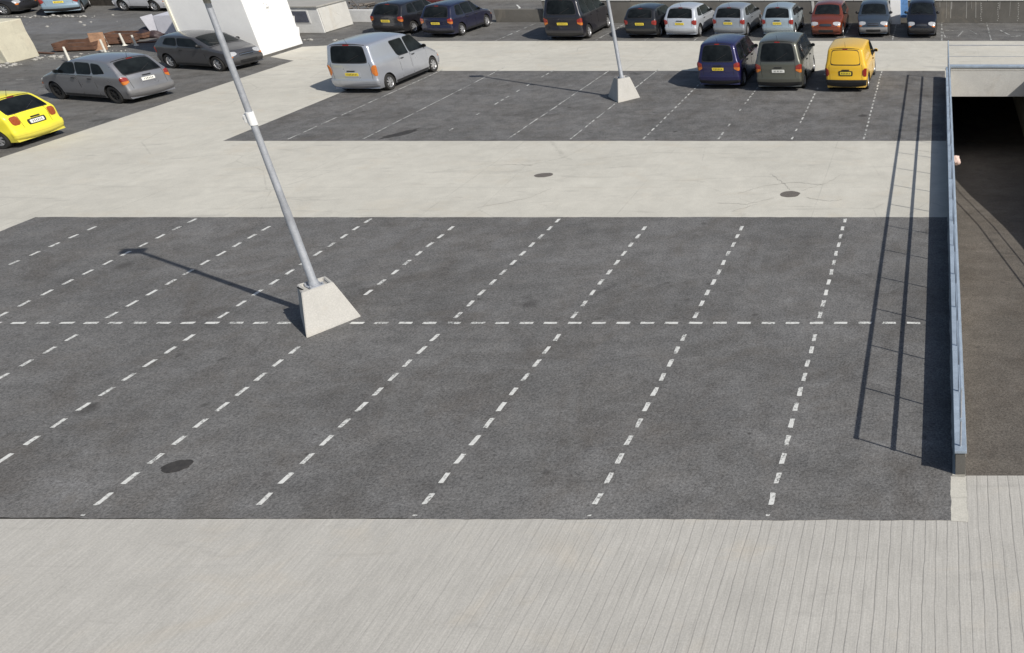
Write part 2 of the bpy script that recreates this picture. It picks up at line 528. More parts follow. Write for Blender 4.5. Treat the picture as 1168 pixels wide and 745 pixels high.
# retaining wall face inside the ramp
rw = yz_wall('retaining_wall', RX0 - .02, RX0 + .02, [(10.05, -.01), (35.3, -.01), (60, -.01), (60, -5), (10.05, -.2)], M['inner'])
tag(rw, 'grey concrete retaining wall along the left side of the sunken ramp', 'wall')
rr = empty('ramp_wall', (RX1 + .12, 10.0, 0))
tag(rr, 'unseen concrete wall with rails on the far right side of the ramp, raised to shape its shadow', 'wall')
yz_wall('wall', -.1, .1, [(0, -.2), (0, .02), (13, .02), (15, .12), (17, .26), (19, .32), (24.0, .32), (24.0, -.01), (50, -.01), (50, -5), (20, -5)], M['inner'], rr)  # out-of-view wall; its rising top is shaped to curve the shadow on the ramp
br = bmesh.new()
for z_, r_ in ((.52, .014), (.92, .018)):
    tube(br, [(0, .1, z_ - .1), (0, 13, z_ - .1), (0, 17, z_ + .1), (0, 24, z_ + .12)], r_, 8)
for k in range(12):
    tube(br, [(0, .1 + 2.03 * k, 0), (0, .1 + 2.03 * k, .82 if k < 7 else 1.03)], .012, 6)
link('railing', br, M['galv'], rr)
bk = box_obj('tunnel_wall', (2.4, 58, -2.6), (6, .3, 5), M['inner'], bevel=0)
tag(bk, 'dark concrete end wall deep inside the ramp tunnel', 'wall')

# the beam over the ramp mouth
bmouth = empty('ramp_beam', (2.4, 36.72, 0))
tag(bmouth, 'pale concrete beam with thin handrails spanning the dark ramp opening', 'beam')
box_obj('beam', (6.8, .14, -.5), (17.55, .26, 1.24), M['wallpale'], bmouth, bevel=.012)
box_obj('coping', (6.8, .14, .155), (17.6, .34, .07), M['cap'], bmouth, bevel=.008)
box_obj('soffit', (2.4, 3.3, -.55), (7, 6.0, .5), M['inner'], bmouth, bevel=0)
for z_, r_ in ((1.02, .018), (.56, .010)):
    b_ = bmesh.new(); tube(b_, [(-2.06, .14, z_), (16, .14, z_)], r_, 8); link('rail', b_, M['galv'], bmouth)
for k in range(7):
    b_ = bmesh.new(); tube(b_, [(2.9 + 2.0 * k, .14, .17), (2.9 + 2.0 * k, .14, 1.02)], .02, 8); link('post', b_, M['galv'], bmouth)

# railing on the ramp wall
rl = empty('railing', (.3, 10.1, CAPH + .02))
tag(rl, 'two-rail steel railing on thin posts standing on the low wall beside the ramp', 'railing')
for z_ in (.5, 1.06):
    b_ = bmesh.new()
    box(b_, (0, 12.5, z_), (.036, 25.0, .06), bevel=.008)
    link('rail', b_, M['cap'], rl)
for k in range(18):
    y = .03 + k * 1.468
    b_ = bmesh.new()
    tube(b_, [(0, y, .0), (0, y, 1.03)], .015 if k < 17 else .022, 8)
    link('post', b_, M['galv'], rl)

bm = bmesh.new()
bmesh.ops.create_icosphere(bm, subdivisions=3, radius=.15)
for v in bm.verts:
    k = 1 + .45 * noise.noise(v.co * 9) + .25 * noise.noise(v.co * 22)
    v.co = Vector((v.co.x * 1.0, v.co.y * 1.2, v.co.z * .9)) * k
o = link('crumpled_cloth', bm, M['pink'], None, 60)
o.location = (.47, 24.9, .0)
tag(o, 'small crumpled pinkish cloth caught on the ramp side of the capped wall', 'cloth')

# ------------------------------------------------------------------ stains and covers on the ground
def blob(name, x, y, rx, ry, rot, z, mat, label, cat, rough=.18, kind=None):
    bm = bmesh.new()
    n = 40
    pts = []
    for k in range(n):
        t = 2 * math.pi * k / n
        r = 1 + rough * noise.noise((math.cos(t) * 2 + x, math.sin(t) * 2, 1.3)) + rough * .4 * noise.noise((math.cos(t) * 7 + x, math.sin(t) * 7, 5))
        px, py = rx * r * math.cos(t), ry * r * math.sin(t)
        pts.append(bm.verts.new((px * math.cos(rot) - py * math.sin(rot), px * math.sin(rot) + py * math.cos(rot), 0)))
    bm.faces.new(pts)
    r_ = bmesh.ops.extrude_face_region(bm, geom=bm.faces[:])
    bmesh.ops.translate(bm, verts=[v for v in r_['geom'] if isinstance(v, bmesh.types.BMVert)], vec=(0, 0, .003))
    bmesh.ops.recalc_face_normals(bm, faces=bm.faces[:])
    o = link(name, bm, mat); o.location = (x, y, z)
    if label: tag(o, label, cat)
    if kind: o['kind'] = kind
    return o
blob('tar_patch', -11.83, 10.22, .205, .165, .3, .009, M['stain'], 'dark oval tar patch on the near asphalt at lower left', 'patch')
blob('drain_cover', -11.6, 23.5, .26, .19, 0.2, .005, M['iron'], 'small worn drain cover in the middle lane, nearer the first lamp', 'drain cover', .1)
blob('drain_cover', -4.16, 21.95, .27, .24, 0, .005, M['iron'], 'round drain cover ringed by cracks in the middle lane near the ramp', 'drain cover', .08)
# cracks in the concrete round the covers
def crack(pts, w, z, name):
    bm = bmesh.new()
    for line in pts:
        P = []
        for (x0, y0), (x1, y1) in zip(line, line[1:]):
            n = max(2, int(math.dist((x0, y0), (x1, y1)) / .07))
            for k in range(n):
                t = k / n
                P.append(Vector((x0 + (x1 - x0) * t + random.uniform(-.025, .025), y0 + (y1 - y0) * t + random.uniform(-.025, .025), z)))
        prev = None
        for i, p in enumerate(P):
            d = (P[min(i + 1, len(P) - 1)] - P[max(i - 1, 0)]).normalized()
            nrm = Vector((-d.y, d.x, 0)) * w * random.uniform(.3, 1.0)
            a, b = bm.verts.new(p - nrm), bm.verts.new(p + nrm)
            if prev: bm.faces.new((prev[0], prev[1], b, a))
            prev = (a, b)
    o = link(name, bm, mat_crack); o['kind'] = 'structure'
mat_crack = mat_simple('crack_dirt', (.24, .23, .205), .95, var=.2)
crack([[(-5.6, 22.0), (-5.0, 22.6), (-4.2, 22.9), (-3.3, 22.7)], [(-5.0, 23.6), (-4.4, 22.7), (-4.2, 22.2)], [(-6.0, 21.3), (-5.2, 21.2), (-4.5, 21.7)],
       [(-5.5, 20.7), (-4.9, 21.2)], [(-3.9, 22.2), (-3.2, 22.9), (-2.9, 23.6)], [(-3.7, 21.7), (-3.0, 21.4), (-2.6, 21.6)],
       [(-13.6, 24.3), (-13.0, 24.45), (-12.2, 24.35)], [(-10.9, 22.4), (-11.3, 21.6), (-12.4, 20.9)],
       [(-.9, 25.9), (-.3, 25.6), (.0, 25.5)], [(-29.0, 38.9), (-28.0, 38.6), (-25, 38.7), (-23.5, 38.2)]], .008, .0082, 'concrete_cracks')
blob('damp_stain', -18.05, 27.55, .2, .62, -.55, .009, M['stain'], None, None, .5, 'structure')

# ------------------------------------------------------------------ lamp posts
def lamp_post(BQ, TQ, foot, label, lean=(0, 0), H_=6.0):
    """concrete ballast block with a tapered steel column; ground quad and top quad, in metres"""
    ctr = Vector((sum(p[0] for p in BQ) / 4, sum(p[1] for p in BQ) / 4, 0))
    root = empty('street_lamp', ctr)
    tag(root, label, 'lamp post', 'leaning lamp posts on concrete blocks')
    h = .80
    B = [Vector((x, y, 0)) - ctr for x, y in BQ]; T = [Vector((x, y, 0)) - ctr for x, y in TQ]
    tc = sum(T, Vector()) / 4
    off = Vector((foot[0], foot[1], 0)) - ctr
    u = (T[1] - T[0]).normalized(); v = Vector((-u.y, u.x, 0)); dirx = math.atan2(u.y, u.x)
    tw = (T[1] - T[0]).length
    bm = bmesh.new()
    def ring(P, z): return [bm.verts.new(p + Vector((0, 0, z))) for p in P]
    def shr(P, c, k): return [c + (p - c) * k for p in P]
    rs = [ring(B, 0), ring(shr(B, Vector((0, 0, 0)), .985), .04), ring(T, h), ring(shr(T, tc, .80), h), ring(shr(T, tc, .74), h - .06)]
    for a, b in zip(rs, rs[1:]):
        for k in range(4):
            bm.faces.new((a[k], a[(k + 1) % 4], b[(k + 1) % 4], b[k]))
    bm.faces.new(rs[-1]); bm.faces.new(rs[0][::-1])
    bmesh.ops.recalc_face_normals(bm, faces=bm.faces[:])
    es = [e for e in bm.edges if e.calc_face_angle(0) > .3]
    bmesh.ops.bevel(bm, geom=es, offset=.012, segments=2, affect='EDGES', clamp_overlap=True)
    for vv in bm.verts:
        vv.co += Vector((noise.noise(vv.co * 5), noise.noise(vv.co * 5 + Vector((9, 0, 0))), 0)) * .006
    link('base_block', bm, M['block'], root)
    # steel foot plate and lifting slot
    bm = bmesh.new()
    box(bm, off + Vector((0, 0, h - .045)), (.26, .26, .02), dirx, .004)
    for a, b in ((-1, -1), (1, -1), (1, 1), (-1, 1)):
        p = off + u * a * .11 + v * b * .11
        tube(bm, [p + Vector((0, 0, h - .03)), p + Vector((0, 0, h + .015))], .016, 6)
    link('foot_plate', bm, M['galv'], root)
    bm = bmesh.new()
    box(bm, tc - u * (tw / 2 - .03) + Vector((0, 0, h + .003)), (.03, .2, .012), dirx, 0)
    link('lifting_slot', bm, M['arch'], root)
    ft = off + Vector((0, 0, h - .03))
    tp = off + Vector((lean[0], lean[1], H_))
    def at(t): return ft.lerp(tp, t)
    bm = bmesh.new()
    zz = [0, .012, .02, .30, .325, .40, .6, .8, 1]
    rr_ = [.088, .088, .070, .067, .060, .058, .053, .049, .046]
    tube(bm, [at(t) for t in zz], rr_, 20)
    link('pole', bm, M['galv'], root, 40)
    d = (tp - ft).normalized()
    tb = (4.12 - h) / (H_ - h)
    bm = bmesh.new()
    tube(bm, [at(tb - .022), at(tb + .022)], .068, 20)
    link('band', bm, M['white'], root, 40)
    c = at(tb) + Vector((-.07, -.01, 0))
    bm = bmesh.new(); box(bm, c, (.08, .08, .15), .3, .01)
    box(bm, c + Vector((-.05, 0, 0)), (.03, .05, .04), .3, .008)
    link('junction_box', bm, M['whited'], root)
    # floodlight head
    hd = bmesh.new()
    tube(hd, [tp - d * .02, tp + d * .1], .052, 12)
    box(hd, tp + Vector((0, 0, .1)), (.16, .10, .07), R(6), .01)
    link('bracket', hd, M['hay'], root)
    l = bmesh.new()
    cc = tp + Vector((-.02, -.04, .15))
    box(l, cc, (.50, .26, .10), R(6), .025, rx=R(16))
    for q in range(9):
        box(l, cc + Vector((-.18 + q * .045, .0, .055)), (.012, .20, .03), R(6), 0, rx=R(16))
    lo = link('lamp_head', l, M['hay'], root)
    l = bmesh.new(); box(l, cc + Vector((0, -.015, -.052)), (.42, .20, .01), R(6), 0, rx=R(16))
    link('lens', l, M['lampclear'], lo)
    return root
lamp_post([(-12.37, 14.11), (-11.83, 14.99), (-12.56, 15.58), (-13.06, 14.98)], [(-12.43, 14.50), (-12.12, 14.98), (-12.45, 15.26), (-12.77, 14.88)], (-12.47, 14.93),
          'near galvanised lamp post with a white band, leaning out of a pale concrete block', (.17, 0), 6.08)
lamp_post([(-12.07, 31.44), (-11.49, 32.22), (-12.1, 33.0), (-12.76, 32.34)], [(-12.05, 31.80), (-11.72, 32.16), (-11.97, 32.46), (-12.30, 32.08)], (-12.02, 32.12),
          'far galvanised lamp post on a small pale concrete block by the parked vans', (.05, 0), 6.6)

# ------------------------------------------------------------------ cars
def chaikin(P, it=2):
    for _ in range(it):
        Q = [P[0]]
        for a, b in zip(P, P[1:]):
            Q.append((a[0] * .78 + b[0] * .22, a[1] * .78 + b[1] * .22))
            Q.append((a[0] * .22 + b[0] * .78, a[1] * .22 + b[1] * .78))
        Q.append(P[-1]); P = Q
    return P

class Shape:
    def __init__(s, p):
        s.p = p
        s.L, s.W, s.H, s.zb = p['L'], p['W'] / 2, p['H'], p['zb']
        P = chaikin(p['chain'], 3)
        acc = [0]
        for a, b in zip(P, P[1:]): acc.append(acc[-1] + math.dist(a, b))
        s.P, s.acc, s.T = P, acc, acc[-1]
        N = s.N = 72
        s.top = [s.chain(i / N) for i in range(N + 1)]
        m = -9; s.bot = []
        x0, x1 = P[0][0], P[-1][0]
        for i, (x, z) in enumerate(s.top):
            m = max(m, min(x, x1))
            s.bot.append((.75 * max(m, x0) + .25 * (x0 + (x1 - x0) * i / N), .20))
        s.r = p.get('r', .085)
    def chain(s, u):
        d = max(0, min(1, u)) * s.T
        for i in range(len(s.acc) - 1):
            if s.acc[i + 1] >= d:
                t = (d - s.acc[i]) / max(1e-9, s.acc[i + 1] - s.acc[i])
                a, b = s.P[i], s.P[i + 1]
                return (a[0] + (b[0] - a[0]) * t, a[1] + (b[1] - a[1]) * t)
        return s.P[-1]
    def nrm(s, u):
        a, b = s.chain(u - .006), s.chain(u + .006)
        dx, dz = b[0] - a[0], b[1] - a[1]
        l = math.hypot(dx, dz) or 1
        return (-dz / l, dx / l)
    def find(s, x, z):
        return min((math.dist(s.chain(i / 600), (x, z)), i / 600) for i in range(601))[1]
    def find_z(s, z, rear=True):
        rng = range(0, 300) if rear else range(600, 300, -1)
        for i in rng:
            if s.chain(i / 600)[1] >= z: return i / 600
        return .5
    def w(s, x, z):
        u = (x - s.L / 2) / (s.L / 2)
        pf = s.p.get('pf', .20); pr = s.p.get('pr', .10)
        pl = pf * abs(u) ** 4.5 if u > 0 else pr * abs(u) ** 6
        w = s.W * (1 - pl)
        k = max(0, z - s.zb)
        w -= s.p.get('tum', .22) * k + .02 * min(1, k / .08)
        w -= .16 * max(0, .50 - z) ** 1.3
        w += .012 * math.exp(-((z - s.zb + .1) / .09) ** 2)
        w -= .008 * math.exp(-((z - .62) / .07) ** 2)
        return w
    def surf(s, u, a, off=0.0):
        """a: 0..1 across, 1..2 round the edge, 2..3 down the side"""
        sg = -1 if a < 0 else 1
        a = abs(a)
        x, z = s.chain(u); nx, nz = s.nrm(u)
        r = s.r
        xi, zi = x - nx * r, z - nz * r
        W = s.w(xi, zi)
        if a <= 1:
            y = a * (W - r); c = s.p.get('crown', .06)
            x -= nx * c * a * a - nx * off; z -= nz * c * a * a - nz * off
            return Vector((x, sg * y, z))
        c = s.p.get('crown', .06)
        xe, ze = x - nx * (c + r), z - nz * (c + r)
        W2 = s.w(xe, ze)
        if a <= 2:
            t = (a - 1) * math.pi / 2
            y = (W - r) + (W2 - (W - r)) * math.sin(t)
            q = r * math.cos(t)
            return Vector((xe + nx * (q + off * math.cos(t)), sg * (y + off * math.sin(t)), ze + nz * (q + off * math.cos(t))))
        t = a - 2
        i = u * s.N; i0 = min(s.N - 1, int(i)); f = i - i0
        bx = s.bot[i0][0] * (1 - f) + s.bot[i0 + 1][0] * f
        X, Z = xe + (bx - xe) * t, ze + (.20 - ze) * t
        return Vector((X, sg * (s.w(X, Z) + off), Z))

def body_mesh(s, arches, rw_):
    bm = bmesh.new()
    av = [0, .4, .75, .93, 1.0, 1.33, 1.66, 2.0] + [2 + k / 12 for k in range(1, 13)]
    full = [-a for a in av[::-1][:-1]] + av
    rows = []
    for i in range(s.N + 1):
        rows.append([bm.verts.new(s.surf(i / s.N, a)) for a in full])
    for a, b in zip(rows, rows[1:]):
        for k in range(len(full) - 1):
            bm.faces.new((a[k], a[k + 1], b[k + 1], b[k]))
        bm.faces.new((a[-1], a[0], b[0], b[-1]))
    bm.faces.new(rows[0]); bm.faces.new(rows[-1][::-1])
    bmesh.ops.remove_doubles(bm, verts=bm.verts[:], dist=.0005)
    bmesh.ops.recalc_face_normals(bm, faces=bm.faces[:])
    return bm

def cut_arches(bm, s, arches, rad, paint):
    me = bpy.data.meshes.new('body'); bm.to_mesh(me); bm.free()
    me.materials.append(paint); me.materials.append(M['arch'])
    ob = bpy.data.objects.new('body', me); COL.objects.link(ob)
    cb = bmesh.new()
    for ax in arches:
        for sg in (-1, 1):
            r = bmesh.ops.create_cone(cb, cap_ends=True, segments=36, radius1=rad, radius2=rad, depth=.5)
            bmesh.ops.transform(cb, matrix=Matrix.Translation((ax, sg * (s.W + .02), rad * .86)) @ Matrix.Rotation(math.pi / 2, 4, 'X'), verts=r['verts'])
    for f in cb.faces: f.material_index = 1
    cm = bpy.data.meshes.new('cut'); cb.to_mesh(cm); cb.free()
    cm.materials.append(paint); cm.materials.append(M['arch'])
    co = bpy.data.objects.new('cut', cm); COL.objects.link(co)
    md = ob.modifiers.new('b', 'BOOLEAN'); md.operation = 'DIFFERENCE'; md.solver = 'EXACT'; md.object = co
    dg = bpy.context.evaluated_depsgraph_get()
    new = bpy.data.meshes.new_from_object(ob.evaluated_get(dg))
    ob.modifiers.clear(); ob.data = new
    bpy.data.objects.remove(co)
    for p_ in new.polygons: p_.use_smooth = True
    new.set_sharp_from_angle(angle=R(32))
    return ob

def patch(s, u0, u1, a0, a1, off, mat, name, parent, nu=8, na=8, round_=.0, split=0):
    bm = bmesh.new()
    g = []
    for i in range(nu + 1):
        row = []
        for j in range(na + 1):
            fi, fj = i / nu * 2 - 1, j / na * 2 - 1
            # pull the corners in
            k = min(1, round_ * 2.2)
            uu = (u0 + u1) / 2 + (u1 - u0) / 2 * fi * math.sqrt(1 - k * .5 * fj ** 6)
            aa = (a0 + a1) / 2 + (a1 - a0) / 2 * fj * math.sqrt(1 - k * .5 * fi ** 6)
            row.append((uu, aa))
        g.append(row)
    V = [[bm.verts.new(s.surf(u, a, off)) for (u, a) in row] for row in g]
    U = [[None] * (na + 1) for _ in range(nu + 1)]
    for i in range(nu + 1):
        for j in range(na + 1):
            if i in (0, nu) or j in (0, na):
                U[i][j] = bm.verts.new(s.surf(*g[i][j], -.02))
    for i in range(nu):
        for j in range(na):
            f_ = bm.faces.new((V[i][j], V[i + 1][j], V[i + 1][j + 1], V[i][j + 1]))
            if split and i >= split: f_.material_index = 1
    for i in range(nu):
        for j in (0, na):
            bm.faces.new((V[i][j], V[i + 1][j], U[i + 1][j], U[i][j]))
    for j in range(na):
        for i in (0, nu):
            bm.faces.new((V[i][j], V[i][j + 1], U[i][j + 1], U[i][j]))
    bmesh.ops.recalc_face_normals(bm, faces=bm.faces[:])
    return link(name, bm, mat, parent, 40)

def rpoly(P, r=.06, n=4):
    out = []
    m = len(P)
    for i in range(m):
        p, a, b = Vector(P[i]), Vector(P[i - 1]), Vector(P[(i + 1) % m])
        da, db = (a - p), (b - p)
        rr = min(r, da.length * .4, db.length * .4)
        A, B = p + da.normalized() * rr, p + db.normalized() * rr
        for k in range(n + 1):
            t = k / n
            out.append(tuple(A * (1 - t) ** 2 + p * 2 * t * (1 - t) + B * t * t))
    return out

def side_poly(s, P, sg, off, mat, name, parent, r=.06):
    bm = bmesh.new()
    vs = [bm.verts.new((x, 0, z)) for x, z in rpoly(P, r)]
    bm.faces.new(vs)
    bmesh.ops.triangulate(bm, faces=bm.faces[:])
    bmesh.ops.subdivide_edges(bm, edges=bm.edges[:], cuts=2, use_grid_fill=True)
    bmesh.ops.triangulate(bm, faces=bm.faces[:])
    for v in bm.verts: v.co.y = sg * (s.w(v.co.x, v.co.z) + off)
    ex = bmesh.ops.extrude_face_region(bm, geom=bm.faces[:])
    ev = [v for v in ex['geom'] if isinstance(v, bmesh.types.BMVert)]
    bmesh.ops.translate(bm, verts=ev, vec=(0, -sg * .03, 0))
    bmesh.ops.recalc_face_normals(bm, faces=bm.faces[:])
    return link(name, bm, mat, parent, 40)

def grow(P, d):
    cx = sum(p[0] for p in P) / len(P); cz = sum(p[1] for p in P) / len(P)
    return [(x + (d if x > cx else -d), z + (d if z > cz else -d)) for x, z in P]

def wheel(parent, x, sg, y, r, rim_mat, spokes=7, width=.2):
    bm = bmesh.new()
    w2 = width / 2
    lathe(bm, [(r * .66, -w2 * .9), (r * .80, -w2), (r * .95, -w2 * .93), (r, -w2 * .6), (r, w2 * .6), (r * .95, w2 * .93), (r * .80, w2), (r * .66, w2 * .9), (r * .60, w2 * .3), (r * .60, -w2 * .3), (r * .66, -w2 * .9)], n=32)
    o = link('wheel', bm, M['rubber'], parent, 35)
    o.location = (x, sg * y, r)
    bm = bmesh.new()
    ys = sg * w2 * .72
    lathe(bm, [(r * .67, ys), (r * .61, ys * 1.12), (r * .58, ys), (r * .55, ys * .2)], n=32)
    rg = lathe(bm, [(r * .17, ys * 1.1), (r * .12, ys * 1.2), (r * .02, ys * 1.2)], n=16)
    bm.faces.new(rg[-1])
    for k in range(spokes):
        t = 2 * math.pi * k / spokes
        d = Vector((math.cos(t), 0, math.sin(t))); q = Vector((-math.sin(t), 0, math.cos(t)))
        pts = []
        for rr_, ww, yy in ((r * .10, r * .075, ys * 1.12), (r * .60, r * .10, ys * .98)):
            pts.append([bm.verts.new(d * rr_ + q * ww + Vector((0, yy, 0))), bm.verts.new(d * rr_ - q * ww + Vector((0, yy, 0))),
                        bm.verts.new(d * rr_ - q * ww + Vector((0, yy - sg * .03, 0))), bm.verts.new(d * rr_ + q * ww + Vector((0, yy - sg * .03, 0)))])
        a, b = pts
        for k2 in range(4): bm.faces.new((a[k2], a[(k2 + 1) % 4], b[(k2 + 1) % 4], b[k2]))
    link('rim', bm, rim_mat, o, 40)
    bm = bmesh.new()
    rg = lathe(bm, [(r * .60, ys * .35), (r * .1, ys * .35)], n=20); bm.faces.new(rg[-1])
    link('brake_disc', bm, M['arch'], o)
    return o

def car(spec, loc, rz, label, cat='car', name='parked_car', group=None, paint=None, **f):
    s = Shape(spec)
    root = empty(name, loc, rz)
    tag(root, label, cat, group)
    L = s.L; rad = spec.get('wr', .31)
    ax = spec['axles']
    body = cut_arches(body_mesh(s, ax, rad), s, ax, rad + .055, paint)
    # shift so that the car's centre is the origin: parent to an offset
    body.parent = root
    off = Vector((-L / 2, 0, 0))
    body.location = off
    P = body
    kids = []
    def add(o): kids.append(o); return o
    z_ = s.zb
    # glass
    rg0, rg1 = s.find(*spec['rear_glass'][0]), s.find(*spec['rear_glass'][1])
    gw_ = spec.get('gw', .90)
    add(patch(s, rg0 - .006, rg1 + .006, -gw_ - .025, gw_ + .025, .004, M['black'], 'rear_window_frame', None, 10, 14, .12))
    add(patch(s, rg0, rg1, -gw_, gw_, .009, M['glass'] if not f.get('panel_back') else paint, 'rear_window', None, 10, 14, .14))
    w0, w1 = s.find(*spec['screen'][0]), s.find(*spec['screen'][1])
    add(patch(s, w0, w1, -.93, .93, .006, M['glass'], 'windscreen', None, 10, 14, .10))
    for win in spec['windows']:
        for sg in (-1, 1):
            fr = add(side_poly(s, grow(win, .022), sg, .004, M['black'], 'window_frame', None, .10))
            gl = add(side_poly(s, win, sg, .010, M['glass'], 'window', None, .08))
    # doors: seams under a slightly raised skin, with handles
    for (d0, d1) in spec['doors']:
        for sg in (-1, 1):
            dp = [(d0 + .0, .30), (d1, .30), (d1, z_ - .015), (d0, z_ - .015)]
            add(side_poly(s, grow(dp, .008), sg, .0015, M['arch'], 'door_seam', None, .07))
            add(side_poly(s, dp, sg, .004, paint, 'door', None, .06))
            hb = bmesh.new(); hx = d0 + .12
            box(hb, (hx + .04, sg * (s.w(hx, z_ - .12) + .018), z_ - .11), (.17, .03, .032), 0, .008)
            add(link('door_handle', hb, f.get('handle', M['black']), None))
    # rocker strip
    for sg in (-1, 1):
        add(side_poly(s, [(ax[0] + rad + .1, .21), (ax[1] - rad - .1, .21), (ax[1] - rad - .1, .29), (ax[0] + rad + .1, .29)], sg, .010, M['black'], 'sill_trim', None, .02))
    # bumpers
    bmat = f.get('bumper', paint)
    zb1 = spec.get('bz', .56)
    u1 = s.find_z(zb1)
    add(patch(s, .001, s.find_z(.40), -2.25, 2.25, .013, M['black'] if f.get('low_black', True) else bmat, 'rear_skirt', None, 5, 26))
    add(patch(s, s.find_z(.38), u1, -2.12, 2.12, .024, bmat, 'rear_bumper', None, 6, 26))
    v1 = s.find_z(zb1 - .04, False); v0 = s.find_z(.27, False)
    add(patch(s, v1, .999, -2.12, 2.12, .022, bmat, 'front_bumper', None, 6, 26))
    add(patch(s, s.find_z(.42, False), s.find_z(.30, False), -.62, .62, .027, M['black'], 'lower_grille', None, 3, 8, .1))
    g0, g1 = s.find_z(zb1 + .13, False), s.find_z(zb1 + .015, False)
    add(patch(s, g0, g1, -.50, .50, .012, M['black'], 'grille', None, 3, 8, .2))
    add(patch(s, (g0 + g1) / 2 - .001, (g0 + g1) / 2 + .001, -.48, .48, .020, M['chrome'], 'grille_bar', None, 1, 8))
    h0, h1 = s.find_z(zb1 + .24, False), s.find_z(zb1 + .05, False)
    for sg in (-1, 1):
        add(patch(s, h0, h1, sg * .60, sg * 1.9, .012, M['lampclear'], 'headlight', None, 5, 8, .35))
        add(patch(s, h1 - .004, h1 + .012, sg * .9, sg * 1.95, .013, M['amber'], 'indicator', None, 2, 6, .3))
    # rear lights: upper red part, amber part below
    t0, t1 = spec['tail']
    a0, a1 = spec.get('tail_a', (.80, 2.07))
    for sg in (-1, 1):
        ua, ub = s.find_z(t0), s.find_z(t1)
        tl = f.get('tail', 'red')
        add(patch(s, ua, ub, sg * a0, sg * a1, .013, [M['brown_lamp'] if tl == 'brown' else (M['amber'] if tl != 'red' else M['red']), M['brown_lamp'] if tl == 'brown' else (M['amber'] if tl == 'amber' else M['red'])], 'tail_light', None, 8, 8, .3, 3))
    # plates
    pz = spec.get('plate_z', .72)
    up = s.find_z(pz - .055); uq = s.find_z(pz + .055)
    add(patch(s, up - .006, uq + .006, -.40, .40, .010, M['black'] if f.get('plate_dark') else paint, 'plate_recess', None, 3, 6, .1))
    pl = add(patch(s, up, uq, -.31, .31, .018, M[f.get('plate', 'platey')], 'number_plate', None, 3, 6, .03))
    # dark band of characters on the plate, too small to read
    um_ = (up + uq) / 2
    mk = add(patch(s, um_ - (uq - up) * .27, um_ + (uq - up) * .27, -.25, .25, .0205, M['marks_y'] if f.get('plate', 'platey') == 'platey' else M['marks_w'], 'plate_marks', None, 2, 6))
    # tailgate handle and seam lines
    bm = bmesh.new()
    uh = s.find_z(pz + .13); x, z = s.chain(uh); nx, nz = s.nrm(uh)
    box(bm, (x + nx * .015, 0, z + nz * .015), (.035, .30, .035), 0, .008)
    add(link('tailgate_handle', bm, f.get('gh', M['black']), None))
    for sg in (-1, 1):
        add(patch(s, u1, rg0, sg * (a0 - .035), sg * (a0 - .022), .002, M['arch'], 'tailgate_seam', None, 8, 1))
    add(patch(s, rg1 + .012, rg1 + .018, -.94, .94, .002, M['arch'], 'roof_seam', None, 1, 10))
    # wiper
    bm = bmesh.new()
    pa = s.surf(rg0 + .004, .05, .028); pb = s.surf(rg0 + (rg1 - rg0) * .45, -.55, .022)
    tube(bm, [pa, pb], .010, 6)
    if not f.get('panel_back'): add(link('rear_wiper', bm, M['black'], None))
    else: bm.free()
    # front screen wipers, bonnet shut line
    bm = bmesh.new()
    for y0, y1 in ((.5, -.15), (-.1, -.75)):
        tube(bm, [s.surf(w1 - .004, y0, .02), s.surf(w1 - (w1 - w0) * .25, y1, .016)], .009, 6)
    add(link('wipers', bm, M['black'], None))
    add(patch(s, w1 + .008, w1 + .013, -1.0, 1.0, .002, M['arch'], 'bonnet_seam', None, 1, 12))
    # mirrors
    for sg in (-1, 1):
        bm = bmesh.new()
        mx, mz = spec['mirror']
        bmesh.ops.create_icosphere(bm, subdivisions=2, radius=1)
        bmesh.ops.transform(bm, matrix=Matrix.Translation((mx, sg * (s.w(mx, mz) + .085), mz + .03)) @ Matrix.Diagonal((.055, .09, .07, 1)), verts=bm.verts[:])
        for v in bm.verts:
            v.co.x = max(v.co.x, mx - .03)
        tube(bm, [(mx + .02, sg * (s.w(mx, mz) - .02), mz - .02), (mx + .01, sg * (s.w(mx, mz) + .08), mz + .01)], .025, 8)
        add(link('mirror', bm, f.get('mirror', M['black']), None, 50))
        bm = bmesh.new(); box(bm, (mx - .032, sg * (s.w(mx, mz) + .085), mz + .03), (.004, .14, .10), 0, 0)
        add(link('mirror_glass', bm, M['glass'], None))
    # roof rails or aerial
    if f.get('rails'):
        for sg in (-1, 1):
            r0 = s.find(spec['rear_glass'][1][0] + .15, s.H); r1 = s.find(spec['screen'][0][0] - .15, s.H)
            pts = [s.surf(r0, sg * .93, .0)] + [s.surf(r0 + (r1 - r0) * t, sg * .93, .045) for t in (.05, .35, .65, .95)] + [s.surf(r1, sg * .93, 0)]
            bm = bmesh.new(); tube(bm, pts, .016, 8); add(link('roof_rail', bm, M['black'], None, 50))
    bm = bmesh.new()
    p0 = s.surf(s.find(spec['rear_glass'][1][0] + .12, s.H), 0, 0)
    tube(bm, [p0, p0 + Vector((-.10, 0, .22))], [.007, .003], 6)
    add(link('aerial', bm, M['black'], None))
    add(patch(s, rg1 + .004, rg1 + .009, -.16, .16, .012, M['red'], 'brake_light', None, 1, 4))
    for o in kids:
        o.parent = root; o.location = off
    for x in ax:
        for sg in (-1, 1):
            wo = wheel(root, x - L / 2, sg, s.W - .125, rad, f.get('rim', M['alloy']), f.get('spokes', 7))
    bmf = bmesh.new(); box(bmf, (0, 0, .26), (L - .5, s.W * 1.2, .16), 0, 0)
    link('chassis', bmf, M['arch'], root)
    return root

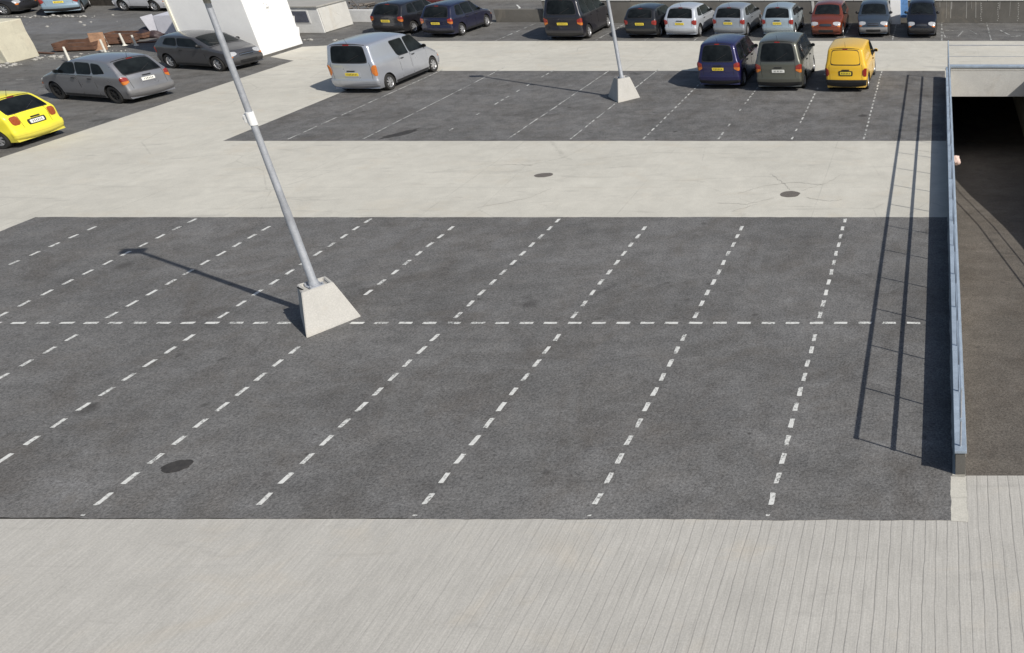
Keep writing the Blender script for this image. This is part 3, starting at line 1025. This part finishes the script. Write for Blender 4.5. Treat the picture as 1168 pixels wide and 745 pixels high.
def spec_hatch(L=3.9, W=1.7, H=1.46, zb=.92, **k):
    d = dict(L=L, W=W, H=H, zb=zb,
      chain=[(.10, .22), (.02, .30), (.0, .50), (.03, .60), (.06, zb - .02), (.13, zb + .06), (.48, H - .11), (.64, H - .045), (1.1, H - .004), (L * .46, H), (L * .58, H - .065), (L * .775, zb + .08), (L * .81, zb + .03), (L * .93, zb - .07), (L * .985, zb - .21), (L, .50), (L * .995, .32), (L * .97, .22)],
      rear_glass=((.14, zb + .07), (.48, H - .11)), screen=((L * .575, H - .065), (L * .765, zb + .10)),
      windows=[[(.66, zb + .09), (1.20, zb + .05), (1.20, H - .155), (.88, H - .18)], [(1.27, zb + .05), (L * .70, zb + .03), (L * .575, H - .17), (1.27, H - .155)]],
      doors=[(1.24, L * .70)], axles=(.68, L - .78), tail=(.66, .90), tail_a=(.86, 2.05), plate_z=.70, mirror=(L * .665, zb + .07), wr=.30, tum=.30)
    d.update(k); return d
def spec_mpv(L=4.3, W=1.8, H=1.75, zb=1.02, **k):
    d = dict(L=L, W=W, H=H, zb=zb,
      chain=[(.10, .22), (.02, .30), (.0, .52), (.03, .62), (.05, zb - .03), (.08, zb + .06), (.30, H - .12), (.42, H - .04), (.9, H), (L * .45, H), (L * .58, H - .06), (L * .80, zb + .08), (L * .83, zb + .02), (L * .94, zb - .15), (L * .985, zb - .28), (L, .52), (L * .995, .32), (L * .97, .22)],
      rear_glass=((.085, zb + .08), (.295, H - .13)), screen=((L * .585, H - .07), (L * .785, zb + .10)),
      windows=[[(.42, zb + .06), (1.18, zb + .04), (1.18, H - .17), (.58, H - .19)], [(1.26, zb + .04), (2.08, zb + .04), (2.08, H - .16), (1.26, H - .16)], [(2.16, zb + .04), (L * .725, zb + .04), (L * .60, H - .17), (2.16, H - .16)]],
      doors=[(1.22, 2.10), (2.14, L * .73)], axles=(.80, L - .86), tail=(.74, 1.06), tail_a=(.86, 2.06), plate_z=.80, mirror=(L * .70, zb + .07), wr=.32, tum=.26)
    d.update(k); return d
def spec_van(L=4.25, W=1.80, H=1.84, zb=1.12, **k):
    d = dict(L=L, W=W, H=H, zb=zb,
      chain=[(.10, .22), (.02, .30), (.0, .50), (.03, .60), (.05, zb - .02), (.07, zb + .06), (.20, H - .10), (.28, H - .03), (.8, H), (L * .50, H), (L * .60, H - .05), (L * .80, zb + .03), (L * .83, zb - .03), (L * .94, zb - .25), (L * .985, zb - .38), (L, .50), (L * .995, .32), (L * .97, .22)],
      rear_glass=((.075, zb + .07), (.19, H - .12)), screen=((L * .60, H - .06), (L * .785, zb + .06)),
      windows=[[(1.62, zb + .03), (2.30, zb + .01), (2.26, H - .20), (1.46, H - .19)], [(2.40, zb + .01), (L * .75, zb - .02), (L * .63, H - .19), (2.37, H - .20)]],
      doors=[(1.62, 2.33), (2.37, L * .755)], axles=(.72, L - .80), tail=(.68, 1.08), tail_a=(.94, 2.04), plate_z=.74, mirror=(L * .73, zb + .03), wr=.31, tum=.20, gw=.86)
    d.update(k); return d
def spec_estate(L=4.5, W=1.75, H=1.48, zb=.93, **k):
    d = spec_hatch(L, W, H, zb)
    d['chain'] = [(.10, .22), (.02, .30), (.0, .50), (.03, .60), (.05, zb - .02), (.10, zb + .05), (.48, H - .11), (.60, H - .04), (1.1, H), (L * .48, H), (L * .58, H - .05), (L * .765, zb + .07), (L * .80, zb + .03), (L * .92, zb - .06), (L * .98, zb - .20), (L, .50), (L * .995, .32), (L * .97, .22)]
    d['rear_glass'] = ((.115, zb + .07), (.47, H - .115)); d['screen'] = ((L * .575, H - .055), (L * .75, zb + .09))
    d['windows'] = [[(.66, zb + .08), (1.28, zb + .05), (1.28, H - .12), (.90, H - .14)], [(1.36, zb + .05), (2.12, zb + .04), (2.12, H - .11), (1.36, H - .115)], [(2.20, zb + .04), (L * .675, zb + .03), (L * .57, H - .12), (2.20, H - .11)]]
    d['doors'] = [(1.32, 2.14), (2.18, L * .68)]; d['axles'] = (.85, L - .85); d['mirror'] = (L * .645, zb + .07); d['tail'] = (.68, .96)
    d.update(k); return d

UP = math.pi / 2        # nose away from the camera
P_ = mat_paint
grpB = 'cars parked along the back wall'
grpF = 'vans and cars parked in the far bays'
grpL = 'cars parked in the left-hand yard'

# in the far bays
car(spec_van(L=4.6, W=1.96, H=1.88), (-22.52, 35.02, 0), UP + R(-1.5), 'silver van with yellow plate parked alone at the left end of the far bays', 'van', 'parked_van', grpF,
    P_('silver_paint', (.50, .52, .57), .6, .26), tail='amber', mirror=M['black'], low_black=False)
car(spec_mpv(L=4.3, W=1.72, H=1.78), (-8.65, 35.5, 0), UP + R(-1), 'dark navy blue people carrier between the far lamp post and the green one', 'people carrier', 'parked_car', grpF,
    P_('navy_paint', (.016, .015, .075), .3, .25), tail='ra')
car(spec_mpv(L=4.35, W=1.86, H=1.92, zb=1.10), (-6.28, 35.2, 0), UP + R(0), 'grey-green people carrier between the navy one and the yellow car', 'people carrier', 'parked_car', grpF,
    P_('green_grey_paint', (.12, .122, .10), .5, .28), tail='ra', plate='platew', plate_dark=False)
car(spec_van(L=3.9, W=1.66, H=1.70, zb=1.0, tail=(.62, .92), windows=[[(2.0, 1.03), (2.92, 1.0), (2.42, 1.52), (2.0, 1.52)]], doors=[(1.96, 2.95)], bz=.50), (-3.60, 34.85, 0), UP + R(-2),
    'small yellow van with windowless back doors, parked rightmost in the far bays', 'van', 'parked_van', grpF,
    P_('yellow_paint', (.78, .46, .015), .0, .35), tail='red', panel_back=True, bumper=M['black'], plate='platey', plate_dark=True, mirror=P_('yellow_paint', (.78, .46, .015)))

# along the back wall
car(spec_mpv(L=4.4, W=1.98, H=2.0, zb=1.16, wr=.33), (-18.5, 45.15, 0), UP, 'tall black minibus parked leftmost against the back wall', 'minibus', 'parked_minibus', grpB,
    P_('black_paint', (.012, .011, .017), .1, .28), tail='ra')
car(spec_hatch(L=3.85, W=1.66, H=1.45), (-14.85, 45.4, 0), UP + R(-2), 'black hatchback between the minibus and the white-silver hatchback', 'car', 'parked_car', grpB,
    P_('black_paint2', (.012, .013, .016), .1, .28))
car(spec_hatch(L=3.85, W=1.68, H=1.48), (-12.85, 45.45, 0), UP + R(-3), 'very pale silver hatchback just right of the black hatchback', 'car', 'parked_car', grpB,
    P_('pale_silver_paint', (.58, .61, .66), .4, .32), low_black=False)
car(spec_hatch(L=3.85, W=1.68, H=1.46), (-10.45, 45.6, 0), UP + R(-4), 'silver-grey hatchback behind the navy people carrier', 'car', 'parked_car', grpB,
    P_('silver_grey_paint', (.34, .37, .41), .5, .32), low_black=False)
car(spec_hatch(L=3.8, W=1.62, H=1.47), (-8.1, 45.55, 0), UP + R(-1), 'light blue-silver hatchback behind the grey-green people carrier', 'car', 'parked_car', grpB,
    P_('ice_blue_paint', (.40, .48, .53), .5, .32), low_black=False)
car(spec_hatch(L=3.85, W=1.64, H=1.45), (-5.72, 45.5, 0), -UP, 'rusty orange-red car parked nose out behind the yellow van', 'car', 'parked_car', grpB,
    P_('orange_red_paint', (.20, .040, .014), .35, .3))
car(spec_hatch(L=3.8, W=1.62, H=1.47), (-3.4, 45.6, 0), -UP + R(1), 'blue-grey car parked nose out, second from the right along the back wall', 'car', 'parked_car', grpB,
    P_('slate_blue_paint', (.065, .085, .11), .5, .3), bumper=P_('bare_silver_paint', (.34, .34, .35), .5, .35))
car(spec_mpv(L=3.9, W=1.52, H=1.55, zb=.96, windows=[[(.5, 1.02), (1.2, 1.0), (1.2, 1.40), (.66, 1.38)], [(1.28, 1.0), (2.75, 1.0), (2.3, 1.40), (1.28, 1.41)]], doors=[(1.24, 2.8)]), (-.95, 45.5, 0), -UP, 'black car parked nose out, rightmost along the back wall', 'car', 'parked_car', grpB,
    P_('blue_black_paint', (.010, .011, .018), .3, .25))
car(spec_estate(L=4.2, W=1.8, H=1.52), (-27.75, 46.4, 0), UP + R(-6), 'black estate car with lower left side, beside the navy estate', 'car', 'parked_car', grpB,
    P_('black_paint3', (.010, .010, .014), .1, .28), tail='ra')
car(spec_estate(L=4.1, W=1.70, H=1.55), (-25.0, 45.7, 0), UP + R(-3), 'dark navy estate car with bright yellow plate, right of the black estate', 'car', 'parked_car', grpB,
    P_('deep_navy_paint', (.010, .011, .036), .2, .28), tail='ra')

# left-hand yard
car(spec_hatch(L=3.75, W=1.80, H=1.52, zb=.98, tail=(.70, .98), tail_a=(.66, .98)), (-30.95, 26.8, 0), math.pi + R(0), 'bright lemon yellow hatchback cut off by the left edge of the photo', 'car', 'parked_car', grpL,
    P_('lemon_paint', (.82, .72, .035), .0, .35), tail='brown', plate='platew', plate_dark=True, low_black=False)
car(spec_mpv(L=4.4, W=1.80, H=1.60, zb=1.0, tail=(.72, 1.02),
    chain=[(.10, .22), (.02, .30), (.0, .50), (.03, .62), (.08, .98), (.15, 1.05), (.52, 1.49), (.68, 1.55), (1.3, 1.60), (2.0, 1.60), (2.5, 1.54), (3.45, 1.09), (3.65, 1.03), (4.12, .88), (4.34, .72), (4.4, .50), (4.38, .32), (4.27, .22)],
    rear_glass=((.16, 1.06), (.51, 1.48)), screen=((2.52, 1.53), (3.40, 1.11)),
    windows=[[(.82, 1.10), (1.38, 1.06), (1.38, 1.42), (1.02, 1.38)], [(1.46, 1.06), (2.14, 1.05), (2.14, 1.43), (1.46, 1.42)], [(2.22, 1.05), (3.16, 1.04), (2.62, 1.40), (2.22, 1.42)]],
    doors=[(1.42, 2.16), (2.20, 3.22)], axles=(.82, 3.58), mirror=(3.02, 1.07)), (-31.85, 32.5, 0), math.pi - R(13), 'mid grey rounded estate car between the yellow hatchback and the dark grey hatchback', 'car', 'parked_car', grpL,
    P_('mid_grey_paint', (.30, .30, .315), .6, .26), tail='ra', rails=False, plate='platew', rim=M['arch'], low_black=False)
car(spec_hatch(L=4.0, W=1.74, H=1.44, zb=.94, windows=[[(.68, 1.03), (1.42, .99), (1.42, 1.285), (.90, 1.26)], [(1.50, .99), (2.76, .97), (2.28, 1.27), (1.50, 1.285)]], doors=[(1.46, 2.78)]), (-31.75, 37.6, 0), -R(13), 'dark grey hatchback facing right in front of the tall white building', 'car', 'parked_car', grpL,
    P_('dark_grey_paint', (.10, .10, .108), .6, .28), tail='red')
car(spec_hatch(L=3.9, W=1.7, H=1.5), (-51.0, 51.9, 0), UP + R(35), 'pale blue and dark hatchback at the top left edge beyond the rubble', 'car', 'parked_car', 'cars far behind the yard',
    P_('pale_blue_paint', (.28, .38, .46), .4, .3))
car(spec_hatch(L=3.4, W=1.5, H=1.35), (-46.5, 52.3, 0), -R(5), 'small white car far behind beside the dark fence', 'car', 'parked_car', 'cars far behind the yard',
    P_('white_paint', (.62, .62, .64), .1, .35))
car(spec_estate(L=4.3, W=1.7, H=1.45), (-54.6, 50.9, 0), R(8), 'dark wrecked-looking car in the top left corner above the beige block', 'car', 'parked_car', 'cars far behind the yard',
    P_('black_paint4', (.03, .03, .035), .3, .35))
car(spec_hatch(L=3.9, W=1.66, H=1.45), (-30.3, 53.9, 0), UP + R(10), 'dark red car half hidden behind the black and navy estates', 'car', 'parked_car', 'cars far behind the yard',
    P_('dark_red_paint', (.10, .018, .015), .3, .3))

# ------------------------------------------------------------------ walls and buildings behind
PY = 47.95
pw = empty('parapet_wall', (-21.5, PY, 0))
tag(pw, 'long dark stained concrete parapet with a pale coping behind the back row of cars', 'wall')
box_obj('wall', (22.5, .15, .56), (45, .30, 1.12), M['walldark'], pw, bevel=.01)
b_ = bmesh.new()
for k in range(19):
    box(b_, (1.2 + 2.4 * k, .15, 1.165), (2.385, .36, .09), 0, .012)
link('coping', b_, M['wallpale'], pw)
b_ = bmesh.new()
random.seed(5)
for k in range(26):      # lime streaks run down the wall
    x = random.uniform(20, 30)
    hgt = random.uniform(.25, .9)
    box(b_, (x, -.001, 1.1 - hgt / 2), (random.uniform(.015, .05), .004, hgt), 0, 0, ry=random.uniform(-.03, .03))
for x_ in (23.7, 24.6, 25.7):
    for q in range(9):
        box(b_, (x_ + random.uniform(-.03, .03), -.001, .12 + q * .11), (.05, .005, .06), 0, 0, ry=random.uniform(-.6, .6))
link('lime_streak', b_, M['wallc'], pw).update_tag()
low = box_obj('low_wall', (-23.0, 48.3, .33), (2.6, .3, .66), M['walldark'], bevel=.01)
tag(low, 'short lower piece of dark wall left of the parapet by the navy estate', 'wall')
fw = empty('boundary_wall', (-10, 56.0, 0))
tag(fw, 'long white boundary wall at the very top of the picture', 'wall')
box_obj('wall', (0, 0, .5), (38, .25, 1.0), M['white'], fw)
box_obj('coping', (0, 0, 1.03), (38.1, .33, .06), M['wallpale'], fw)
ww = box_obj('low_wall', (-30.2, 48.3, .31), (4.6, .25, .62), M['whited'], bevel=.01)
tag(ww, 'low white wall between the concrete shed and the black estate', 'wall')
fe = empty('fence', (-58, 53.6, 0))
tag(fe, 'dark brown timber fence along the top left behind the far cars', 'fence')
b_ = bmesh.new()
for k in range(150):
    box(b_, (-14 + k * .2, random.uniform(-.01, .01), 1.1 + random.uniform(-.04, .04)), (.185, .03, 2.2), 0, 0)
link('boards', b_, M['fence'], fe)
for k in range(11):
    box_obj('post', (-14 + k * 3, .08, 1.15), (.12, .12, 2.3), M['fence'], fe)

# tall white block of a building
wb = empty('white_building', (-32.5, 40.62, 0))
tag(wb, 'tall plain white rendered building behind the dark grey hatchback', 'building')
b_ = bmesh.new()
box(b_, (0, 0, 2.25), (3.4, 2.76, 4.36), 0, .02)
link('wall', b_, M['white'], wb)
box_obj('plinth', (0, 0, .05), (3.34, 2.70, .1), M['walldark'], wb)
box_obj('roof_edge', (0, 0, 4.47), (3.56, 2.92, .1), M['wallc'], wb)
box_obj('corner_trim', (-1.66, -1.40, 2.2), (.10, .06, 4.3), M['cream'], wb)
# a scuffed mark on the sunny face
b_ = bmesh.new()
for k in range(16):
    a = random.uniform(0, 6.28); r = random.gauss(0, .14)
    box(b_, (1.7015, -.05 + r * math.cos(a), 1.95 + r * math.sin(a) * 1.3), (.002, .03, random.uniform(.02, .06)), 0, 0, rx=a)
link('scuff_marks', b_, M['wallc'], wb)

# low lilac-white lean-to left of it
lt = empty('lean_to', (-37.3, 44.2, 0))
tag(lt, 'low lilac-white sheet lean-to against the left of the white building', 'shed')
b_ = bmesh.new()
X0, X1, Y0, Y1 = -2.05, 2.6, -.2, 1.8
v = [b_.verts.new(p) for p in ((X0, Y0, 0), (X1, Y0, 0), (X1, Y1, 0), (X0, Y1, 0), (X0, Y0 + .1, 1.0), (X1, Y0 + .1, 1.15), (X1, Y1, 1.25), (X0, Y1, 1.1))]
for q in ((0, 1, 5, 4), (1, 2, 6, 5), (2, 3, 7, 6), (3, 0, 4, 7), (4, 5, 6, 7), (3, 2, 1, 0)):
    b_.faces.new([v[i] for i in q])
bmesh.ops.recalc_face_normals(b_, faces=b_.faces[:])
link('sheet_walls', b_, M['lilac'], lt)
box_obj('loose_sheet', (-2.2, -.15, .52), (.5, .05, 1.05), M['lilac'], lt, rz=R(30), ry=R(-12))

# concrete shed with grey window
sh = empty('shed', (-34.0, 46.25, 0))
tag(sh, 'low pale concrete shed with a grey side window right of the white building', 'shed')
box_obj('wall', (0, 0, .62), (4.6, 2.4, 1.24), M['whited'], sh, bevel=.015)
box_obj('roof', (0, 0, 1.28), (4.75, 2.55, .07), M['wallc'], sh, bevel=.01)
fo = box_obj('window', (1.15, -1.205, .80), (1.25, .03, .66), M['whited'], sh, bevel=.004)
box_obj('pane', (1.15, -1.225, .80), (1.12, .02, .54), M['shed_glass'], fo, bevel=0)
box_obj('end_panel', (2.32, 0, .61), (.05, 2.3, 1.16), M['wallpale'], sh, bevel=.01)
sb = empty('leaning_board', (-33.1, 44.25, 0))
tag(sb, 'pale board leaning on the concrete shed beside the white building', 'board')
box_obj('board', (0, 0, .48), (1.15, .05, 1.0), M['whited'], sb, rx=R(-22))
box_obj('foot', (.62, .0, .2), (.07, .10, .5), M['white'], sb, rx=R(-22))

# beige ballast block
bb = empty('concrete_block', (-42.4, 38.75, 0))
tag(bb, 'large beige concrete block at the left edge above the grey estate', 'block')
bm = bmesh.new()
box(bm, (0, 0, .83), (2.4, 1.5, 1.66), 0, .03)
bmesh.ops.subdivide_edges(bm, edges=bm.edges[:], cuts=2, use_grid_fill=True)
for vv in bm.verts: vv.co += Vector((noise.noise(vv.co * 1.5), noise.noise(vv.co * 1.5 + Vector((4, 0, 0))), noise.noise(vv.co * 1.5 + Vector((0, 7, 0))))) * .04
link('block', bm, M['beige'], bb)
bm = bmesh.new()
tube(bm, [(.4, 0, 1.62), (.4, 0, 1.72), (.5, 0, 1.76), (.6, 0, 1.72), (.6, 0, 1.62)], .015, 6)
link('lifting_eye', bm, M['iron'], bb)

# brown timber crates in the yard
def crate(x, y, rz, sx, sy, h, mat, label):
    root = empty('timber_crate', (x, y, 0), rz)
    tag(root, label, 'crate', 'brown crates in the yard')
    for k, (cx, cy, lx, ly) in enumerate(((0, -sy / 2, sx, .04), (0, sy / 2, sx, .04), (-sx / 2, 0, .04, sy), (sx / 2, 0, .04, sy))):
        bm = bmesh.new()
        nb = max(2, int(h / .16))
        for q in range(nb):
            box(bm, (cx, cy, .06 + (q + .5) * h / nb), (lx, ly, h / nb - .02), 0, .004)
        link('side_boards', bm, mat, root)
    bm = bmesh.new()
    for q in range(max(3, int(sx / .3))):
        n_ = max(3, int(sx / .3))
        box(bm, (-sx / 2 + (q + .5) * sx / n_, 0, .05), (sx / n_ - .03, sy - .05, .03), 0, 0)
    link('floor_boards', bm, mat, root)
crate(-40.6, 41.0, R(12), 1.6, 1.0, .34, M['rust'], 'rusty brown timber crate nearest the beige block')
crate(-40.3, 42.4, R(20), 1.7, 1.0, .30, M['rust'], 'dark rusty crate behind, in the middle of the brown crates')
crate(-40.6, 43.7, R(4), 1.9, .8, .24, M['rust'], 'low rusty crate farthest from the beige block')
for (x, y, r, l, lab) in ((-39.3, 42.5, .25, 1.6, 'loose dark board lying on the ground at the right end of the crates'), (-41.6, 40.1, -.2, 1.1, 'short loose board lying between the beige block and the nearest crate')):
    q = box_obj('loose_board', (x, y, .04), (l, .18, .04), M['rust'], rz=r)
    tag(q, lab, 'board')
bd = box_obj('leaning_board', (-39.8, 41.1, .33), (.55, .05, .95), M['rust2'], rx=R(-40), rz=R(35))
tag(bd, 'orange-brown board leaning over the rusty crates', 'board')
for (x, y, h, lx, ly, lab) in ((-38.75, 38.3, .66, -.02, .05, 'pale stake nearest the grey estate roof'), (-40.0, 41.7, .6, 0, 0, 'pale stake standing against the middle brown crate'),
        (-38.75, 40.15, .62, .02, 0, 'white stake with a splayed foot in front of the crates'), (-39.4, 41.95, .56, .0, .0, 'thin stake at the right end of the brown crates'),
        (-38.85, 41.95, .48, 0, 0, 'short white stake rightmost of the row by the crates')):
    bm = bmesh.new()
    tube(bm, [(0, 0, 0), (0, 0, .06), (lx, ly, h)], [.11, .05, .04], 7)
    o = link('stake', bm, M['stake']); o.location = (x, y, 0)
    tag(o, lab, 'stake', 'pale stakes by the crates')
bm = bmesh.new()
bmesh.ops.create_icosphere(bm, subdivisions=4, radius=1)
for v in bm.verts:
    k = 1 + .2 * noise.noise(v.co * 2.4) + .08 * noise.noise(v.co * 7)
    v.co = Vector((v.co.x * 1.0 * k, v.co.y * .55 * k, max(-.0, v.co.z) * .42 * k))
o = link('tarpaulin', bm, M['tarp'], None, 50); o.location = (-39.9, 44.3, 0); o.rotation_euler = (0, 0, R(-10))
tag(o, 'dark crumpled tarpaulin heap on the ground left of the lilac lean-to', 'tarpaulin')
# rubble fragments
bm = bmesh.new()
random.seed(8)
spots = [(-41.5, 37.6, 1.3, .4, 60), (-40.2, 39.2, 1.2, .5, 46), (-48, 47.6, 4.5, 1.3, 10), (-50.5, 49.8, 3, .35, 60), (-39, 40.5, 1.5, .8, 22), (-30.5, 43.2, 1.6, .3, 14), (-36.5, 43.3, .7, .3, 8)]
for cx_, cy_, sx_, sy_, n_ in spots:
    for k in range(n_):
        r = .02 + .09 * random.random() ** 2.5
        res = bmesh.ops.create_icosphere(bm, subdivisions=1, radius=r)
        c = Vector((random.gauss(cx_, sx_ * .5), random.gauss(cy_, sy_ * .5), r * .3))
        for v in res['verts']:
            v.co = Vector((v.co.x * random.uniform(.8, 1.5), v.co.y, v.co.z * .6)) + c
o = link('rubble', bm, M['wallc']); tag(o, 'scattered pale rubble fragments on the yard asphalt', 'rubble', None, 'stuff')
# scrap behind the low white wall
bm = bmesh.new()
for k in range(46):
    p = Vector((random.uniform(-33.5, -30.2), random.uniform(49.2, 50.8), random.uniform(.05, .8)))
    d = Vector((random.uniform(-1, 1), random.uniform(-.5, .5), random.uniform(-.4, .4))) * random.uniform(.2, .6)
    tube(bm, [p - d, p + d], random.uniform(.02, .06), 5)
o = link('scrap_heap', bm, M['iron']); tag(o, 'tangled dark scrap metal heap behind the low white wall', 'scrap heap', None, 'stuff')
# pale board with blue sheet between the two rightmost cars
bs = empty('leaning_board', (-2.32, 47.7, 0))
tag(bs, 'white board with a blue sheet leaning on the parapet between the two rightmost cars', 'board')
box_obj('board', (-.12, 0, .62), (.55, .05, 1.30), M['white'], bs, rx=R(-12))
box_obj('blue_sheet', (.34, .08, .80), (.42, .04, 1.0), M['blue'], bs, rx=R(-12))
# small post on the parapet
pt = empty('marker_post', (-6.9, 48.0, 0))
tag(pt, 'pale square post against the parapet beside the orange-red car', 'post')
box_obj('post', (0, 0, .66), (.14, .14, 1.32), M['wallpale'], pt)
box_obj('cap', (0, 0, 1.34), (.18, .18, .05), M['white'], pt)

# ------------------------------------------------------------------ light, sky, camera
SUN = Vector((1.1, -.53, 1.0)).normalized()
sl = bpy.data.lights.new('sun', 'SUN')
sl.energy = 4.6
sl.angle = R(.5)
sl.color = (1.0, .955, .88)
so = bpy.data.objects.new('sun', sl)
so.rotation_euler = SUN.to_track_quat('Z', 'Y').to_euler()
so.location = (20, -10, 30)
COL.objects.link(so)
w = bpy.data.worlds.new('World'); scene.world = w; w.use_nodes = True
nt = w.node_tree
bg = nt.nodes['Background']
sky = nt.nodes.new('ShaderNodeTexSky'); sky.sky_type = 'NISHITA'; sky.sun_disc = False
sky.sun_elevation = math.asin(SUN.z)
sky.sun_rotation = math.atan2(SUN.x, SUN.y)
sky.air_density = 1.0; sky.dust_density = 1.5; sky.ozone_density = 1.0
nt.links.new(sky.outputs[0], bg.inputs[0])
bg.inputs[1].default_value = .088

cam = bpy.data.cameras.new('camera'); co = bpy.data.objects.new('camera', cam); COL.objects.link(co)
cam.sensor_fit = 'HORIZONTAL'; cam.sensor_width = 36
cam.lens = 36 * 958 / 1168
cam.shift_x = -(1073 - 584) / 1168
cam.shift_y = 0
cam.clip_end = 2000
co.location = (0, 0, 8.34)
co.rotation_euler = (R(90 - 29.748), 0, 0)
scene.camera = co
vs = scene.view_settings
vs.view_transform = 'Standard'; vs.look = 'None'; vs.gamma = 1; vs.use_curve_mapping = False
vs.exposure = 0.0
